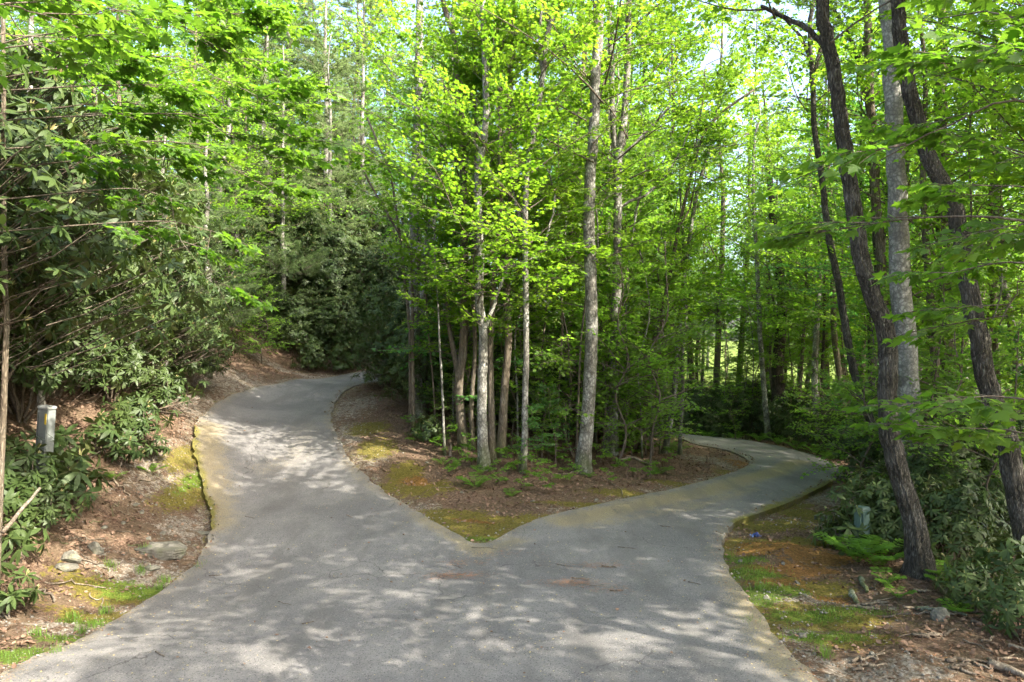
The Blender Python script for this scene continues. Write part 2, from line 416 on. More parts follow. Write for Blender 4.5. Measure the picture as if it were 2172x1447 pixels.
def bark(name, c1, c2, c3, zs=.25, sc=9, patch=.5, bstr=.6, bdist=.03, moss=.0):
    m, nt, n = newmat(name)
    tc = N(nt, 'TexCoord').outputs['Object']
    mp = N(nt, 'Mapping'); mp.inputs['Scale'].default_value = (1, 1, zs); nt.links.new(tc, mp.inputs[0])
    a = noise(nt, mp.outputs[0], sc, 6, .65, .6); b = noise(nt, tc, 2.4, 4, .6); c = noise(nt, mp.outputs[0], sc * 3.3, 5, .7)
    v = N(nt, 'TexVoronoi'); v.feature = 'DISTANCE_TO_EDGE'; v.inputs['Scale'].default_value = sc * 1.6
    wv = N(nt, 'VectorMath', operation='ADD'); ns = N(nt, 'TexNoise'); ns.inputs['Scale'].default_value = sc; nt.links.new(mp.outputs[0], ns.inputs['Vector'])
    sc_ = N(nt, 'VectorMath', operation='SCALE'); sc_.inputs['Scale'].default_value = .12; nt.links.new(ns.outputs['Color'], sc_.inputs[0])
    nt.links.new(mp.outputs[0], wv.inputs[0]); nt.links.new(sc_.outputs[0], wv.inputs[1]); nt.links.new(wv.outputs[0], v.inputs['Vector'])
    crack = maprange(nt, v.outputs['Distance'], .0, .25)
    h = math_(nt, 'ADD', math_(nt, 'MULTIPLY', crack, .7), math_(nt, 'MULTIPLY', a, .5))
    col = mixc(nt, maprange(nt, a, .35, .65), c1, c2)
    col = mixc(nt, math_(nt, 'MULTIPLY', maprange(nt, b, .46, .62), patch), col, c3)
    fine = maprange(nt, c, .55, .68); col = mixc(nt, math_(nt, 'MULTIPLY', fine, .45), col, c3)
    col = mixc(nt, math_(nt, 'MULTIPLY', math_(nt, 'SUBTRACT', 1, crack), .6), col, tuple(x * .45 for x in c1))
    if moss:
        z = N(nt, 'SeparateXYZ'); nt.links.new(tc, z.inputs[0])
        f = math_(nt, 'MULTIPLY', maprange(nt, math_(nt, 'ADD', z.outputs[2], math_(nt, 'MULTIPLY', b, 1.0)), 1.2, .5), moss)
        col = mixc(nt, f, col, (.06, .085, .012))
    out(nt, bsdf(nt, col, .9, .15, h, bstr, bdist)); return m
M['grey'] = bark('grey_bark', (.085, .078, .062), (.21, .20, .165), (.42, .41, .36), .6, 9, .75, .5, .018, .55)
M['pale'] = bark('pale_lichen_bark', (.17, .165, .145), (.34, .335, .30), (.10, .095, .08), .9, 8, .6, .3, .012)
M['dark'] = bark('dark_furrowed_bark', (.045, .041, .032), (.125, .114, .088), (.38, .37, .32), .16, 22, .2, 1.0, .03)
M['brown'] = bark('brown_bark', (.085, .066, .045), (.18, .148, .105), (.28, .26, .21), .2, 16, .3, .7, .02, .4)
M['black'] = bark('blackish_bark', (.03, .024, .018), (.07, .055, .04), (.15, .14, .12), .2, 12, .2, .7, .03)
M['twig'] = bark('twig_bark', (.09, .07, .05), (.16, .13, .095), (.24, .22, .18), .3, 14, .3, .3, .005)
M['dead'] = bark('dead_wood', (.13, .10, .068), (.25, .20, .14), (.34, .30, .24), .3, 14, .3, .4, .01)

def ground_mat():
    m, nt, n = newmat('forest_ground')
    tc = N(nt, 'TexCoord').outputs['Object']
    n1 = noise(nt, tc, 26, 6, .7); n2 = noise(nt, tc, 2.2, 5, .6); n3 = noise(nt, tc, 7, 5, .65); n4 = noise(nt, tc, 90, 3, .6)
    soil = ramp(nt, n1, [(.3, (.045, .028, .018)), (.48, (.10, .064, .042)), (.6, (.18, .125, .085)), (.72, (.28, .21, .15))])
    soil = mixc(nt, maprange(nt, n2, .4, .6), soil, mixc(nt, .55, soil, (.10, .075, .045)))
    v = N(nt, 'TexVoronoi'); v.inputs['Scale'].default_value = 32; nt.links.new(tc, v.inputs['Vector'])
    bw = N(nt, 'RGBToBW'); nt.links.new(v.outputs['Color'], bw.inputs[0])
    grav = ramp(nt, bw.outputs[0], [(.1, (.10, .085, .065)), (.45, (.17, .145, .115)), (.8, (.30, .27, .22))])
    grav = mixc(nt, maprange(nt, n1, .5, .66), grav, soil)
    def fac(a, k=1.9): return maprange(nt, math_(nt, 'ADD', attr(nt, a), math_(nt, 'MULTIPLY', math_(nt, 'SUBTRACT', math_(nt, 'ADD', n3, math_(nt, 'MULTIPLY', n1, .8)), .9), k)), .42, .62)
    col = mixc(nt, fac('gravel'), soil, grav)
    moss = ramp(nt, n1, [(.3, (.045, .045, .010)), (.5, (.115, .10, .018)), (.7, (.20, .155, .035))])
    col = mixc(nt, math_(nt, 'MULTIPLY', fac('moss'), .92), col, moss)
    orange = ramp(nt, n1, [(.3, (.07, .038, .014)), (.5, (.16, .080, .022)), (.7, (.25, .145, .045))])
    col = mixc(nt, math_(nt, 'MULTIPLY', fac('orange'), .88), col, orange)
    green = ramp(nt, n1, [(.3, (.03, .055, .006)), (.5, (.07, .11, .012)), (.7, (.12, .16, .03))])
    col = mixc(nt, math_(nt, 'MULTIPLY', fac('green'), .9), col, green)
    hh = math_(nt, 'ADD', math_(nt, 'MULTIPLY', n1, 1.0), math_(nt, 'MULTIPLY', n4, .35))
    out(nt, bsdf(nt, col, .95, .1, hh, .9, .05)); return m
def asphalt_mat():
    m, nt, n = newmat('worn_asphalt')
    tc = N(nt, 'TexCoord').outputs['Object']
    f = noise(nt, tc, 130, 2, .5); f2 = noise(nt, tc, 55, 3, .6); b = noise(nt, tc, .5, 4, .55, .3); c = noise(nt, tc, 3.0, 5, .65)
    v = N(nt, 'TexVoronoi'); v.inputs['Scale'].default_value = 90; nt.links.new(tc, v.inputs['Vector'])
    col = mixc(nt, maprange(nt, b, .38, .62), (.128, .123, .117), (.178, .170, .158))
    col = mixc(nt, maprange(nt, c, .35, .7), mixc(nt, .88, (0, 0, 0), col), col)
    bw = N(nt, 'RGBToBW'); nt.links.new(v.outputs['Color'], bw.inputs[0])
    col = mixc(nt, maprange(nt, bw.outputs[0], .78, .95), col, (.25, .235, .21))
    col = mixc(nt, maprange(nt, bw.outputs[0], .3, .12), col, (.06, .057, .055))
    col = mixc(nt, math_(nt, 'MULTIPLY', maprange(nt, f, .45, .25), .3), col, (.05, .048, .046))
    d = math_(nt, 'ADD', attr(nt, 'dust'), math_(nt, 'MULTIPLY', math_(nt, 'SUBTRACT', c, .5), .9))
    dust = mixc(nt, maprange(nt, f2, .4, .6), (.15, .115, .05), (.27, .22, .12))
    col = mixc(nt, math_(nt, 'MULTIPLY', maprange(nt, math_(nt, 'ADD', d, math_(nt, 'MULTIPLY', math_(nt, 'SUBTRACT', f2, .5), 2.4)), .35, .8), .75), col, dust)
    ms = math_(nt, 'ADD', attr(nt, 'mossy'), math_(nt, 'MULTIPLY', math_(nt, 'SUBTRACT', c, .5), .8))
    col = mixc(nt, math_(nt, 'MULTIPLY', maprange(nt, ms, .35, .75), .9), col, mixc(nt, maprange(nt, f2, .4, .6), (.07, .075, .01), (.17, .14, .025)))
    # the seam where the two lanes were joined and a few hairline cracks
    sm = math_(nt, 'MULTIPLY', attr(nt, 'seam'), maprange(nt, noise(nt, tc, 5, 3), .35, .55))
    col = mixc(nt, math_(nt, 'MULTIPLY', sm, .25), col, (.05, .045, .035))
    cv = N(nt, 'TexVoronoi'); cv.feature = 'DISTANCE_TO_EDGE'; cv.inputs['Scale'].default_value = .42
    cn = N(nt, 'TexNoise'); cn.inputs['Scale'].default_value = 1.6; cn.inputs['Detail'].default_value = 6; nt.links.new(tc, cn.inputs['Vector'])
    cs = N(nt, 'VectorMath', operation='SCALE'); cs.inputs['Scale'].default_value = .9; nt.links.new(cn.outputs['Color'], cs.inputs[0])
    ca_ = N(nt, 'VectorMath', operation='ADD'); nt.links.new(tc, ca_.inputs[0]); nt.links.new(cs.outputs[0], ca_.inputs[1]); nt.links.new(ca_.outputs[0], cv.inputs['Vector'])
    ck = math_(nt, 'MULTIPLY', maprange(nt, cv.outputs['Distance'], .006, .0), maprange(nt, noise(nt, tc, .35, 2), .45, .6))
    col = mixc(nt, math_(nt, 'MULTIPLY', ck, .75), col, (.035, .032, .028))
    st = N(nt, 'Mapping'); st.inputs['Scale'].default_value = (1.6, .35, 1); nt.links.new(tc, st.inputs[0])
    col = mixc(nt, math_(nt, 'MULTIPLY', maprange(nt, noise(nt, st.outputs[0], 1.1, 4, .6), .48, .64), .42), col, (.085, .08, .072))
    hh = math_(nt, 'ADD', f, math_(nt, 'MULTIPLY', f2, .8))
    out(nt, bsdf(nt, col, .85, .25, hh, .55, .012)); return m
def rock_mat(name, a, b, mossf=.3):
    m, nt, n = newmat(name)
    tc = N(nt, 'TexCoord').outputs['Object']
    n1 = noise(nt, tc, 6, 7, .7, .4); n2 = noise(nt, tc, 25, 4, .6)
    col = mixc(nt, maprange(nt, n1, .35, .65), a, b)
    col = mixc(nt, math_(nt, 'MULTIPLY', maprange(nt, noise(nt, tc, 3.1, 4), .52, .66), mossf), col, (.09, .10, .03))
    out(nt, bsdf(nt, col, .9, .2, math_(nt, 'ADD', n1, math_(nt, 'MULTIPLY', n2, .4)), .6, .03)); return m
def plain(name, col, rough=.5, spec=.4, dirt=.25):
    m, nt, n = newmat(name)
    tc = N(nt, 'TexCoord').outputs['Object']
    c = mixc(nt, math_(nt, 'MULTIPLY', maprange(nt, noise(nt, tc, 9, 5, .65), .42, .7), dirt), col, tuple(x * .45 for x in col))
    out(nt, bsdf(nt, c, rough, spec)); return m
M['ground'] = ground_mat(); M['asphalt'] = asphalt_mat()
M['rock'] = rock_mat('grey_rock', (.085, .08, .062), (.18, .168, .135)); M['pebble'] = rock_mat('pebble', (.09, .08, .065), (.26, .24, .20), .1)

# ------------------------------------------------------------------ ground sheet
def axis(dense0, dense1, step, far, grow=1.18):
    a = list(np.arange(dense0, dense1 + 1e-6, step)); s_ = step
    hi = [a[-1]]; lo_ = [a[0]]
    while hi[-1] < far: s_ *= grow; hi.append(hi[-1] + s_)
    s_ = step
    while lo_[-1] > -far: s_ *= grow; lo_.append(lo_[-1] - s_)
    return np.array(lo_[::-1][:-1] + a + hi[1:])
gx = axis(-13, 12, .13, 500); gy = axis(5.5, 30, .13, 600)
GX, GY = np.meshgrid(gx, gy)
fx, fy = GX.ravel(), GY.ravel()
nearm = (np.abs(fx) < 40) & (fy > -30) & (fy < 70)
sdv = np.full(fx.shape, 50.0); sdv[nearm] = road_sd(fx[nearm], fy[nearm])
fz = gz(fx, fy, sdv)
fz = np.clip(fz, -8, 40)
def blobs(B, x, y):
    v = np.zeros(x.shape)
    for px, py, rx, ry in B:
        c = ray(px, py); v = np.maximum(v, sstep(1.25, .25, np.hypot((x - c[0]) / (rx * 1.35), (y - c[1]) / (ry * 1.45))))
    return v
B_moss = [(1600, 1150, .6, .7), (1710, 1150, .9, .5), (1700, 1235, .8, .4), (1750, 1310, .9, .3), (1680, 1060, .5, .5), (940, 1110, .5, .3), (830, 1030, .3, .5), (1060, 1110, .7, .3), (1020, 1128, .9, .45), (960, 1090, .9, .5), (900, 1035, .7, .7), (860, 1000, .45, .7), (800, 950, .5, .8), (785, 905, .6, .8), (1120, 1098, 1.0, .35), (1250, 1068, 1.2, .25), (1350, 1048, 1.2, .25), (1450, 1026, 1.2, .25),
          (400, 1040, .35, 1.3), (405, 960, .3, 1.2), (250, 1255, 1.0, .3), (200, 1300, .7, .2), (1640, 1110, .9, .6), (1700, 1290, .8, .3), (1800, 1355, .6, .25), (1620, 1330, .2, .6), (1560, 1005, .5, .8), (1800, 965, 1, 1.5), (1700, 1085, .5, .8), (1590, 1210, .4, .4)]
B_orange = [(1730, 1180, .7, .3), (1660, 1205, .6, .3), (1650, 1165, .8, .35), (1690, 1200, .7, .25), (1610, 1150, .5, .25), (1640, 1235, .5, .25), (1565, 982, .5, 1.2), (880, 1015, .35, .3), (1760, 1255, .3, .2), (1010, 1100, .5, .12)]
B_green = [(1575, 1180, .35, .3), (1600, 1215, .45, .3), (1640, 1250, .5, .25), (1720, 1300, .6, .22), (1800, 1290, .6, .2), (60, 1385, .7, .3), (290, 1250, .6, .25), (140, 1350, .4, .15), (1020, 1140, .5, .13), (180, 1310, .4, .15), (1600, 1260, .3, .4), (1760, 1345, .5, .2), (420, 1005, .15, 1)]
B_gravel = [(750, 860, .9, 2.2), (735, 920, .7, 1.5), (790, 960, .6, 1.0), (1850, 1015, 1.5, 2.5), (1780, 1060, 1.2, 1.2), (1500, 975, 1.1, 2.6), (1700, 1270, 1.2, .6), (380, 990, .7, 2.2), (330, 1220, 1.1, .5), (180, 1330, 1.1, .4), (1800, 1425, 1.4, .4),
            (500, 815, 1.6, 2.), (430, 860, .9, 2), (660, 800, 3, 1.), (900, 1080, .5, .5), (1700, 1110, .8, .6), (400, 1110, .6, .8), (300, 1290, .8, .3), (1680, 1340, 1, .5)]
nm = nearm
at = {}
for k, B in (('moss', B_moss), ('orange', B_orange), ('green', B_green), ('gravel', B_gravel)):
    v = np.zeros(fx.shape); v[nm] = blobs(B, fx[nm], fy[nm]); at[k] = v * (.86 if k != 'gravel' else .62)
at['gravel'] = np.maximum(at['gravel'], .5 * sstep(.7, .1, sdv) * (sdv > -.3))
at['moss'] = np.maximum(at['moss'], .40 * sstep(.35, .0, sdv) * (sdv > -.3))
at['green'] = np.maximum(at['green'], .62 * sstep(34, 44, np.hypot(fx, fy)) * (fx > -6) + .4 * sstep(60, 90, np.hypot(fx, fy)))
nx, ny = len(gx), len(gy)
ii = (np.arange(ny - 1)[:, None] * nx + np.arange(nx - 1)[None]).ravel()
Q = np.stack([ii, ii + 1, ii + nx + 1, ii + nx], 1)
me = mk_mesh('ground', np.stack([fx, fy, fz], 1), None, Q, [M['ground']], attrs=at, smooth=True)
tag(link('ground', me), kind='structure')

# ------------------------------------------------------------------ road slab
def resample(L, step=.18):
    out_ = []
    for a, b in zip(L, np.roll(L, -1, 0)):
        n = max(1, int(np.hypot(*(b - a)) / step))
        for k in range(n): out_.append(a + (b - a) * k / n)
    return np.array(out_)
rl = resample(road_loop, .11)
_j = (fbm(rl[:, 0] * 7, rl[:, 1] * 7) - .47) * .13; rl[:, 0] += _j; rl[:, 1] += _j * .6
xs = np.arange(-12, 14, .22); ys = np.arange(-15, 45, .22)
XX, YY = np.meshgrid(xs, ys); XX = XX.ravel() + RNG.uniform(-.05, .05, XX.size); YY = YY.ravel() + RNG.uniform(-.05, .05, YY.size)
keep = inside(XX, YY); XX, YY = XX[keep], YY[keep]
keep = dist_poly(XX, YY, road_loop) > .10; XX, YY = XX[keep], YY[keep]
vs = [Vector(p) for p in rl] + [Vector(p) for p in zip(XX, YY)]
nb = len(rl)
v2, e2, f2, *_ = delaunay_2d_cdt(vs, [], [list(range(nb))], 1, 1e-5)
v2 = np.array([tuple(v) for v in v2]); T2 = np.array([f for f in f2 if len(f) == 3])
cen = v2[T2].mean(1); T2 = T2[inside(cen[:, 0], cen[:, 1])]
bd = dist_poly(v2[:, 0], v2[:, 1], rl)
z2 = gz0(v2[:, 0], v2[:, 1]) + .025 * sstep(0, .15, bd) + (fbm(v2[:, 0] * .8, v2[:, 1] * .8) - .47) * .03
inner = np.array(list(left_edge[2:]) )
def linemask(pxs, wd, x, y):
    L = np.array([ray(*p) for p in pxs]); return sstep(wd, wd * .1, dist_poly(x, y, L, False))
X2, Y2 = v2[:, 0], v2[:, 1]
dust = .5 * sstep(.45, .0, bd)
for pxs, wd, a in [([(1200, 1110), (1330, 1080), (1500, 1045), (1640, 1005), (1700, 980)], .7, .95), ([(1250, 1120), (1450, 1085), (1600, 1040)], .35, .6), ([(445, 1120), (450, 1060), (440, 1000), (435, 940), (440, 900)], .85, .8),
                   ([(560, 1000), (640, 960), (650, 900)], .7, .35), ([(1560, 1200), (1600, 1300), (1690, 1430)], .6, .75), ([(880, 1095), (960, 1140), (1020, 1180), (1100, 1150)], .4, .7), ([(1330, 1070), (1450, 1045)], .5, .6),
                   ([(730, 980), (800, 1045)], .3, .5)]:
    dust = np.maximum(dust, a * linemask(pxs, wd, X2, Y2))
mossy = .8 * linemask([(450, 1120), (448, 1080), (432, 1030), (415, 960), (416, 905)], .22, X2, Y2)
mossy = np.maximum(mossy, .75 * linemask([(1560, 1108), (1620, 1083), (1700, 1053), (1765, 1020)], .3, X2, Y2))
seam = sstep(.12, .02, dist_poly(X2, Y2, np.array([ray(1020, 1165), ray(1030, 1250), ray(1030, 1330), ray(1025, 1440)]), False))
top = np.column_stack([X2, Y2, z2])
# skirt along the outer edge
bi = np.arange(nb); side = top[:nb].copy(); low = side.copy(); low[:, 2] -= .28
V = np.vstack([top, side, low]); o1, o2 = len(top), len(top) + nb
Qs = np.stack([o1 + bi, o1 + (bi + 1) % nb, o2 + (bi + 1) % nb, o2 + bi], 1)
pad = lambda a, v: np.concatenate([a, np.full(2 * nb, v)])
me = mk_mesh('road', V, T2, Qs, [M['asphalt']], attrs={'dust': pad(dust, .5), 'mossy': np.concatenate([mossy, mossy[:nb], mossy[:nb]]), 'seam': pad(seam, 0)}, smooth=False)
me.polygons.foreach_set('use_smooth', np.concatenate([np.ones(len(T2), bool), np.zeros(len(Qs), bool)]))
tag(link('road', me), kind='structure')
print('ground done', nx, ny, len(T2))

# ------------------------------------------------------------------ trees
def px_line(pts, d):
    return np.array([P(p[0], p[1], d if len(p) < 3 else p[2]) for p in pts])
def refine(pts, n, rng=None, jit=0):
    pts = np.asarray(pts, float); L = np.concatenate([[0], np.cumsum(np.linalg.norm(np.diff(pts, axis=0), axis=1))])
    m = len(pts); out_ = []
    for s_ in np.linspace(0, L[-1], n):
        i = min(np.searchsorted(L, s_, 'right') - 1, m - 2); t = (s_ - L[i]) / max(L[i + 1] - L[i], 1e-9)
        p0 = pts[max(i - 1, 0)]; p1 = pts[i]; p2 = pts[i + 1]; p3 = pts[min(i + 2, m - 1)]
        out_.append(.5 * ((2 * p1) + (-p0 + p2) * t + (2 * p0 - 5 * p1 + 4 * p2 - p3) * t * t + (-p0 + 3 * p1 - 3 * p2 + p3) * t ** 3))
    out_ = np.array(out_)
    if jit: out_[1:-1] += rng.normal(0, jit, (n - 2, 3)) * [1, 1, 0]
    return out_
SP = [make_spray(np.random.default_rng(100 + i), 2.4, 17, 14, leaf=.108) for i in range(6)]          # mid distance
SPS = [make_spray(np.random.default_rng(200 + i), 1.5, 12, 10, leaf=.105) for i in range(5)]  # understorey, shorter

def dress(cr, trunk, z0, z1, nb, lmax, rng, pool=SP, elev=(5, 35), keep=1., leafscale=1., prof=None):
    """hang boughs on a trunk line (points in tree coordinates)"""
    zz = np.sort(rng.uniform(z0, z1, nb)); a = rng.uniform(0, 6.28)
    for i, z in enumerate(zz):
        o = np.array([np.interp(z, trunk[:, 2], trunk[:, k]) for k in range(2)] + [z])
        u = (z - z0) / max(z1 - z0, .01); a += 2.4 + rng.normal(0, .5)
        f = (prof(u) if prof else (.55 + .75 * math.sin(min(u * 1.15 + .15, 1) * math.pi))) * rng.uniform(.65, 1.15)
        sp = pool[rng.integers(len(pool))]; sc = max(.25, lmax * f / sp['L'])
        e = R(rng.uniform(*elev)) + u * .35
        cr.spray(sp, frame(a, e, rng.normal(0, .25)), o, sc, keep, rng, leafscale)

def furrow(rng, depth):
    ph = rng.random(6) * 6
    def f(a, K):
        k = np.arange(K)[:, None] * .35
        tw = 1.2 * np.sin(k * .31 + ph[0]) + .8 * np.sin(k * .13 + ph[1])
        r = np.abs(np.sin(a[None] * 6.5 + tw + .8 * np.sin(k * .9 + a[None] * 2 + ph[2]))) + .5 * np.abs(np.sin(a[None] * 11 - tw * 1.3 + ph[3] + .6 * np.sin(k * 1.4)))
        return depth * (r - .9) + .03 * rng.normal(size=(K, len(a)))
    return f

def hero(name, label, pts, w0, w1, barkm, limbs=(), d=None, top=15.0, crown=(4.5, 15, 34, 2.2), leaf='leaf', sides=14, group=None, cat='tree', pool=None, flare=1.5, leafscale=1.0, furr=0, seed=None, elev=(5, 35), tpl=MAPLE_LO):
    """a tree whose trunk follows the photo from its base upward. w0, w1: width in photo pixels at base and last point"""
    rng = np.random.default_rng(seed if seed is not None else int(pts[0][0] * 7 + pts[0][1]))
    if d is None:
        d = ray(*pts[0][:2])[1]
    L = px_line(pts, d)
    bx, by = L[0][0], L[0][1]; bz = g1(bx, by) - .06
    if L[0][2] > bz + .1:
        dirv = L[0] - L[1]; k = (L[0][2] - bz) / max(-dirv[2], .05); ext = L[0] + dirv * min(k, 3); ext[2] = bz
        L = np.vstack([ext, L])
    else: L[0][2] = bz
    base = L[0].copy(); r0 = w0 / 2 / FPX * d; r1 = w1 / 2 / FPX * d
    zt = L[-1][2]; nvis = len(L)
    if zt < top:
        dv = norm(L[-1] - L[-2]); dv = norm(dv + np.array([0, 0, .6])); ext = L[-1] + dv * (top - zt)
        L = np.vstack([L, (L[-1] + ext) / 2 + rng.normal(0, .12, 3), ext])
    Lr = L - base
    n = max(14, int(np.linalg.norm(np.diff(Lr, axis=0), axis=1).sum() / (.16 if furr else .35)))
    T = refine(Lr, n, rng, .006 * r0 / .1)
    hv = zt - base[2]
    zr = T[:, 2]
    rad = np.interp(zr, [0, hv, max(top - base[2], hv + .01)], [r0, r1, .02]) if zt < top else np.interp(zr, [0, hv], [r0, r1])
    rad = rad * (1 + (flare - 1) * np.exp(-zr / (2.2 * r0 + .05)))
    rph = rng.random(2) * 6; fz_ = np.exp(-T[:, 2] / (1.6 * r0 + .04)) * .35
    fl = lambda a, K: fz_[:, None] * (np.maximum(0, np.cos(a * 2.5 + rph[0])) ** 1.5 * .9 + np.maximum(0, np.cos(a * 1.5 + rph[1])) * .5)[None]
    fu = furrow(rng, furr) if furr else None
    g = Geo(); tube(g, T, rad, sides, 0, .05 if not furr else .0, rng, True, (lambda a, K: fl(a, K) + fu(a, K)) if furr else fl)
    for lb in limbs:
        lp, a0, a1 = lb[:3]; dd = lb[3] if len(lb) > 3 else None
        Q_ = px_line(lp, d) - base
        if dd: Q_[:, 1] += np.linspace(0, dd, len(Q_))
        Q_ = refine(Q_, max(8, len(Q_) * 4), rng, .01)
        tube(g, Q_, np.linspace(a0, a1, len(Q_)) / 2 / FPX * d, 8, 0, .06, rng)
    root = empty(name, tuple(base))
    tag(root, label, cat, group)
    link('trunk', g.mesh('trunk', [M[barkm]], True), root)
    z0, z1, nb_, lm = crown
    if z0 > 3.6 and z1 > 12 and d > 16.5: z0 = z0 - 1.0; nb_ = int(nb_ * 1.35); lm *= 1.1
    cr = Crown(tpl)
    if nb_: dress(cr, T, z0 - base[2], min(z1, T[-1, 2] + base[2]) - base[2], nb_, lm, rng, pool or SP, elev, leafscale=leafscale)
    for lb in limbs:
        if len(lb) > 4:
            Q_ = px_line(lb[0], d) - base
            if lb[3]: Q_[:, 1] += np.linspace(0, lb[3], len(Q_))
            Q_ = refine(Q_, 12)
            for k in range(lb[4]):
                i = rng.integers(3, 12); o = Q_[i]; dv = Q_[i] - Q_[i - 1]; a = math.atan2(dv[1], dv[0]) + rng.normal(0, .9)
                sp = SPS[rng.integers(5)]; cr.spray(sp, frame(a, R(rng.uniform(-5, 25)), rng.normal(0, .2)), o, rng.uniform(.6, 1.1), 1, rng, leafscale)
    if cr.L: link('crown', cr.geo(rng).mesh('crown', [M[leaf], M['twig']]), root)
    return root

hero('tall_tree', 'tall straight grey-barked tree at the rear left end of the fork island', [(885, 878), (880, 780), (878, 640), (882, 560), (880, 470), (884, 300), (888, 150), (890, 0)], 28, 15, 'grey', crown=(9.5, 16, 18, 2.4), d=22, sides=18)
hero('slim_tree', 'thin pale grey crooked trunk at the front of the central clump, lichen blotch low down', [(1028, 994), (1022, 880), (1024, 780), (1026, 700), (1017, 650), (1019, 525), (1014, 425), (1014, 350), (1026, 310), (1031, 240), (1029, 150), (1024, 0)], 22, 11, 'grey',
     limbs=[([(1030, 700), (1050, 640), (1074, 575), (1110, 552), (1149, 535), (1169, 470), (1179, 425), (1175, 385), (1164, 345)], 8, 3, .6, 5), ([(1022, 325), (1000, 300), (975, 285)], 7, 3, -.5, 3)], crown=(3.8, 14, 32, 2.0))
hero('slim_tree', 'thin brown trunk directly right of the pale crooked one in the central clump', [(1045, 985), (1042, 860), (1041, 724), (1050, 560), (1062, 420), (1060, 250), (1066, 80)], 15, 7, 'brown', crown=(3.6, 13, 26, 1.8))
hero('slim_tree', 'dark olive trunk leaning slightly right at the back of the central clump', [(1061, 972), (1069, 849), (1078, 724), (1075, 600), (1085, 400), (1080, 200), (1090, 0)], 19, 9, 'brown', crown=(4, 14, 26, 2.))
hero('forked_tree', 'dark furrowed trunk forking low into a V behind the pale crooked tree', [(985, 950), (976, 860), (974, 800), (984, 724), (984, 500), (979, 300), (969, 200), (966, 100), (939, 0)], 21, 11, 'brown',
     limbs=[([(974, 810), (966, 765), (957, 725), (950, 690), (946, 640)], 14, 7, .3, 5)], crown=(4.2, 14, 30, 2.2))
hero('slim_tree', 'thin brown stem between the V-forked tree and the pale crooked tree', [(1004, 956), (1000, 860), (1008, 740), (1003, 620), (1012, 450), (1008, 250), (1004, 60)], 10, 6, 'brown', crown=(3.5, 12, 22, 1.7))
hero('slim_tree', 'slim grey tree with leafy low bough drooping over the litter, right of the central clump', [(1108, 1002), (1112, 940), (1114, 844), (1116, 724), (1114, 500), (1119, 350), (1139, 250), (1151, 165), (1164, 60), (1194, 0)], 14, 10, 'grey',
     limbs=[([(1110, 480), (1092, 420), (1080, 330)], 7, 3, .4, 4), ([(1151, 165), (1145, 90), (1150, 0)], 8, 5, .2, 3)], crown=(3.4, 14, 30, 2.))
hero('tall_tree', 'thickest smooth grey trunk of the middle, leaning slightly left toward its mossy foot', [(1238, 1000), (1242, 930), (1250, 840), (1254, 724), (1254, 620), (1250, 520), (1249, 440), (1258, 300), (1265, 150), (1272, 0)], 30, 20, 'grey', crown=(8, 16, 26, 2.6), sides=24, flare=1.35)
hero('forked_tree', 'tall grey trunk splitting high into two parallel stems, pale crooked bough on its right side', [(1297, 962), (1300, 870), (1305, 724), (1309, 550), (1310, 440), (1312, 330), (1325, 250), (1331, 120), (1333, 0)], 24, 12, 'grey',
     limbs=[([(1311, 345), (1301, 270), (1299, 130), (1294, 0), (1290, -150)], 14, 10, .3, 8), ([(1313, 443), (1340, 424), (1370, 412), (1400, 385), (1425, 355), (1448, 320), (1476, 262)], 7, 3, .8, 5), ([(1318, 332), (1350, 300), (1400, 248), (1428, 208), (1424, 150), (1432, 120)], 7, 3, .6, 7)], crown=(8, 16, 28, 2.6), sides=18)
hero('tall_tree', 'dim grey trunk seen between the thick smooth one and the twin-stemmed one', [(1272, 900), (1284, 640), (1288, 450), (1290, 300), (1288, 100)], 15, 9, 'grey', d=27, crown=(5, 15, 26, 2.4))
hero('slim_tree', 'brown leaning trunk behind and left of the thick smooth grey one', [(1205, 840), (1209, 625), (1211, 500), (1229, 225), (1249, 40)], 14, 9, 'brown', d=24, crown=(4, 14, 26, 2.2))
hero('leaning_tree', 'slender stem arching far to the right with fanning twigs, right of the twin-stemmed tree', [(1368, 880), (1385, 740), (1400, 680), (1425, 560), (1440, 480), (1462, 390), (1490, 290), (1530, 240), (1600, 190)], 11, 5, 'brown', d=23, top=5,
     limbs=[([(1462, 390), (1480, 300), (1500, 200), (1510, 120)], 5, 2, .8, 8), ([(1440, 480), (1465, 440), (1480, 350), (1470, 250)], 4, 2, .3, 6)], crown=(4, 12, 16, 1.8))
hero('slim_tree', 'grey leaning pole at the rear edge of the bare strip by the right lane', [(1411, 958), (1422, 890), (1431, 824), (1440, 700), (1455, 560), (1480, 400), (1510, 300)], 13, 7, 'grey', top=12, crown=(3.2, 12, 24, 2.2))
hero('slim_tree', 'thin pole closest to the inner bend of the right lane', [(1442, 962), (1444, 900), (1449, 820), (1447, 760), (1455, 650), (1448, 500)], 8, 5, 'grey', top=10, crown=(2.0, 10, 20, 1.5))
hero('slim_tree', 'hair-thin sapling stem in front of the rhododendron by the rear left trunk', [(943, 962), (940, 880), (937, 800), (932, 724), (930, 660)], 6, 4, 'grey', top=7, crown=(3.0, 7, 12, 1.2))
hero('bare_stem', 'thin dark stem weaving just left of the rear left trunk', [(870, 830), (869, 700), (859, 600), (844, 475), (829, 375), (800, 300), (779, 250)], 8, 4, 'twig', d=20.5, top=5, crown=(6, 10, 4, 1.2))
hero('bare_stem', 'forked thin stem bowing left beside the rear left trunk', [(876, 800), (874, 600), (868, 525), (849, 500), (814, 440), (770, 360), (750, 290)], 8, 4, 'brown', d=20, top=5, crown=(6, 10, 4, 1.2))
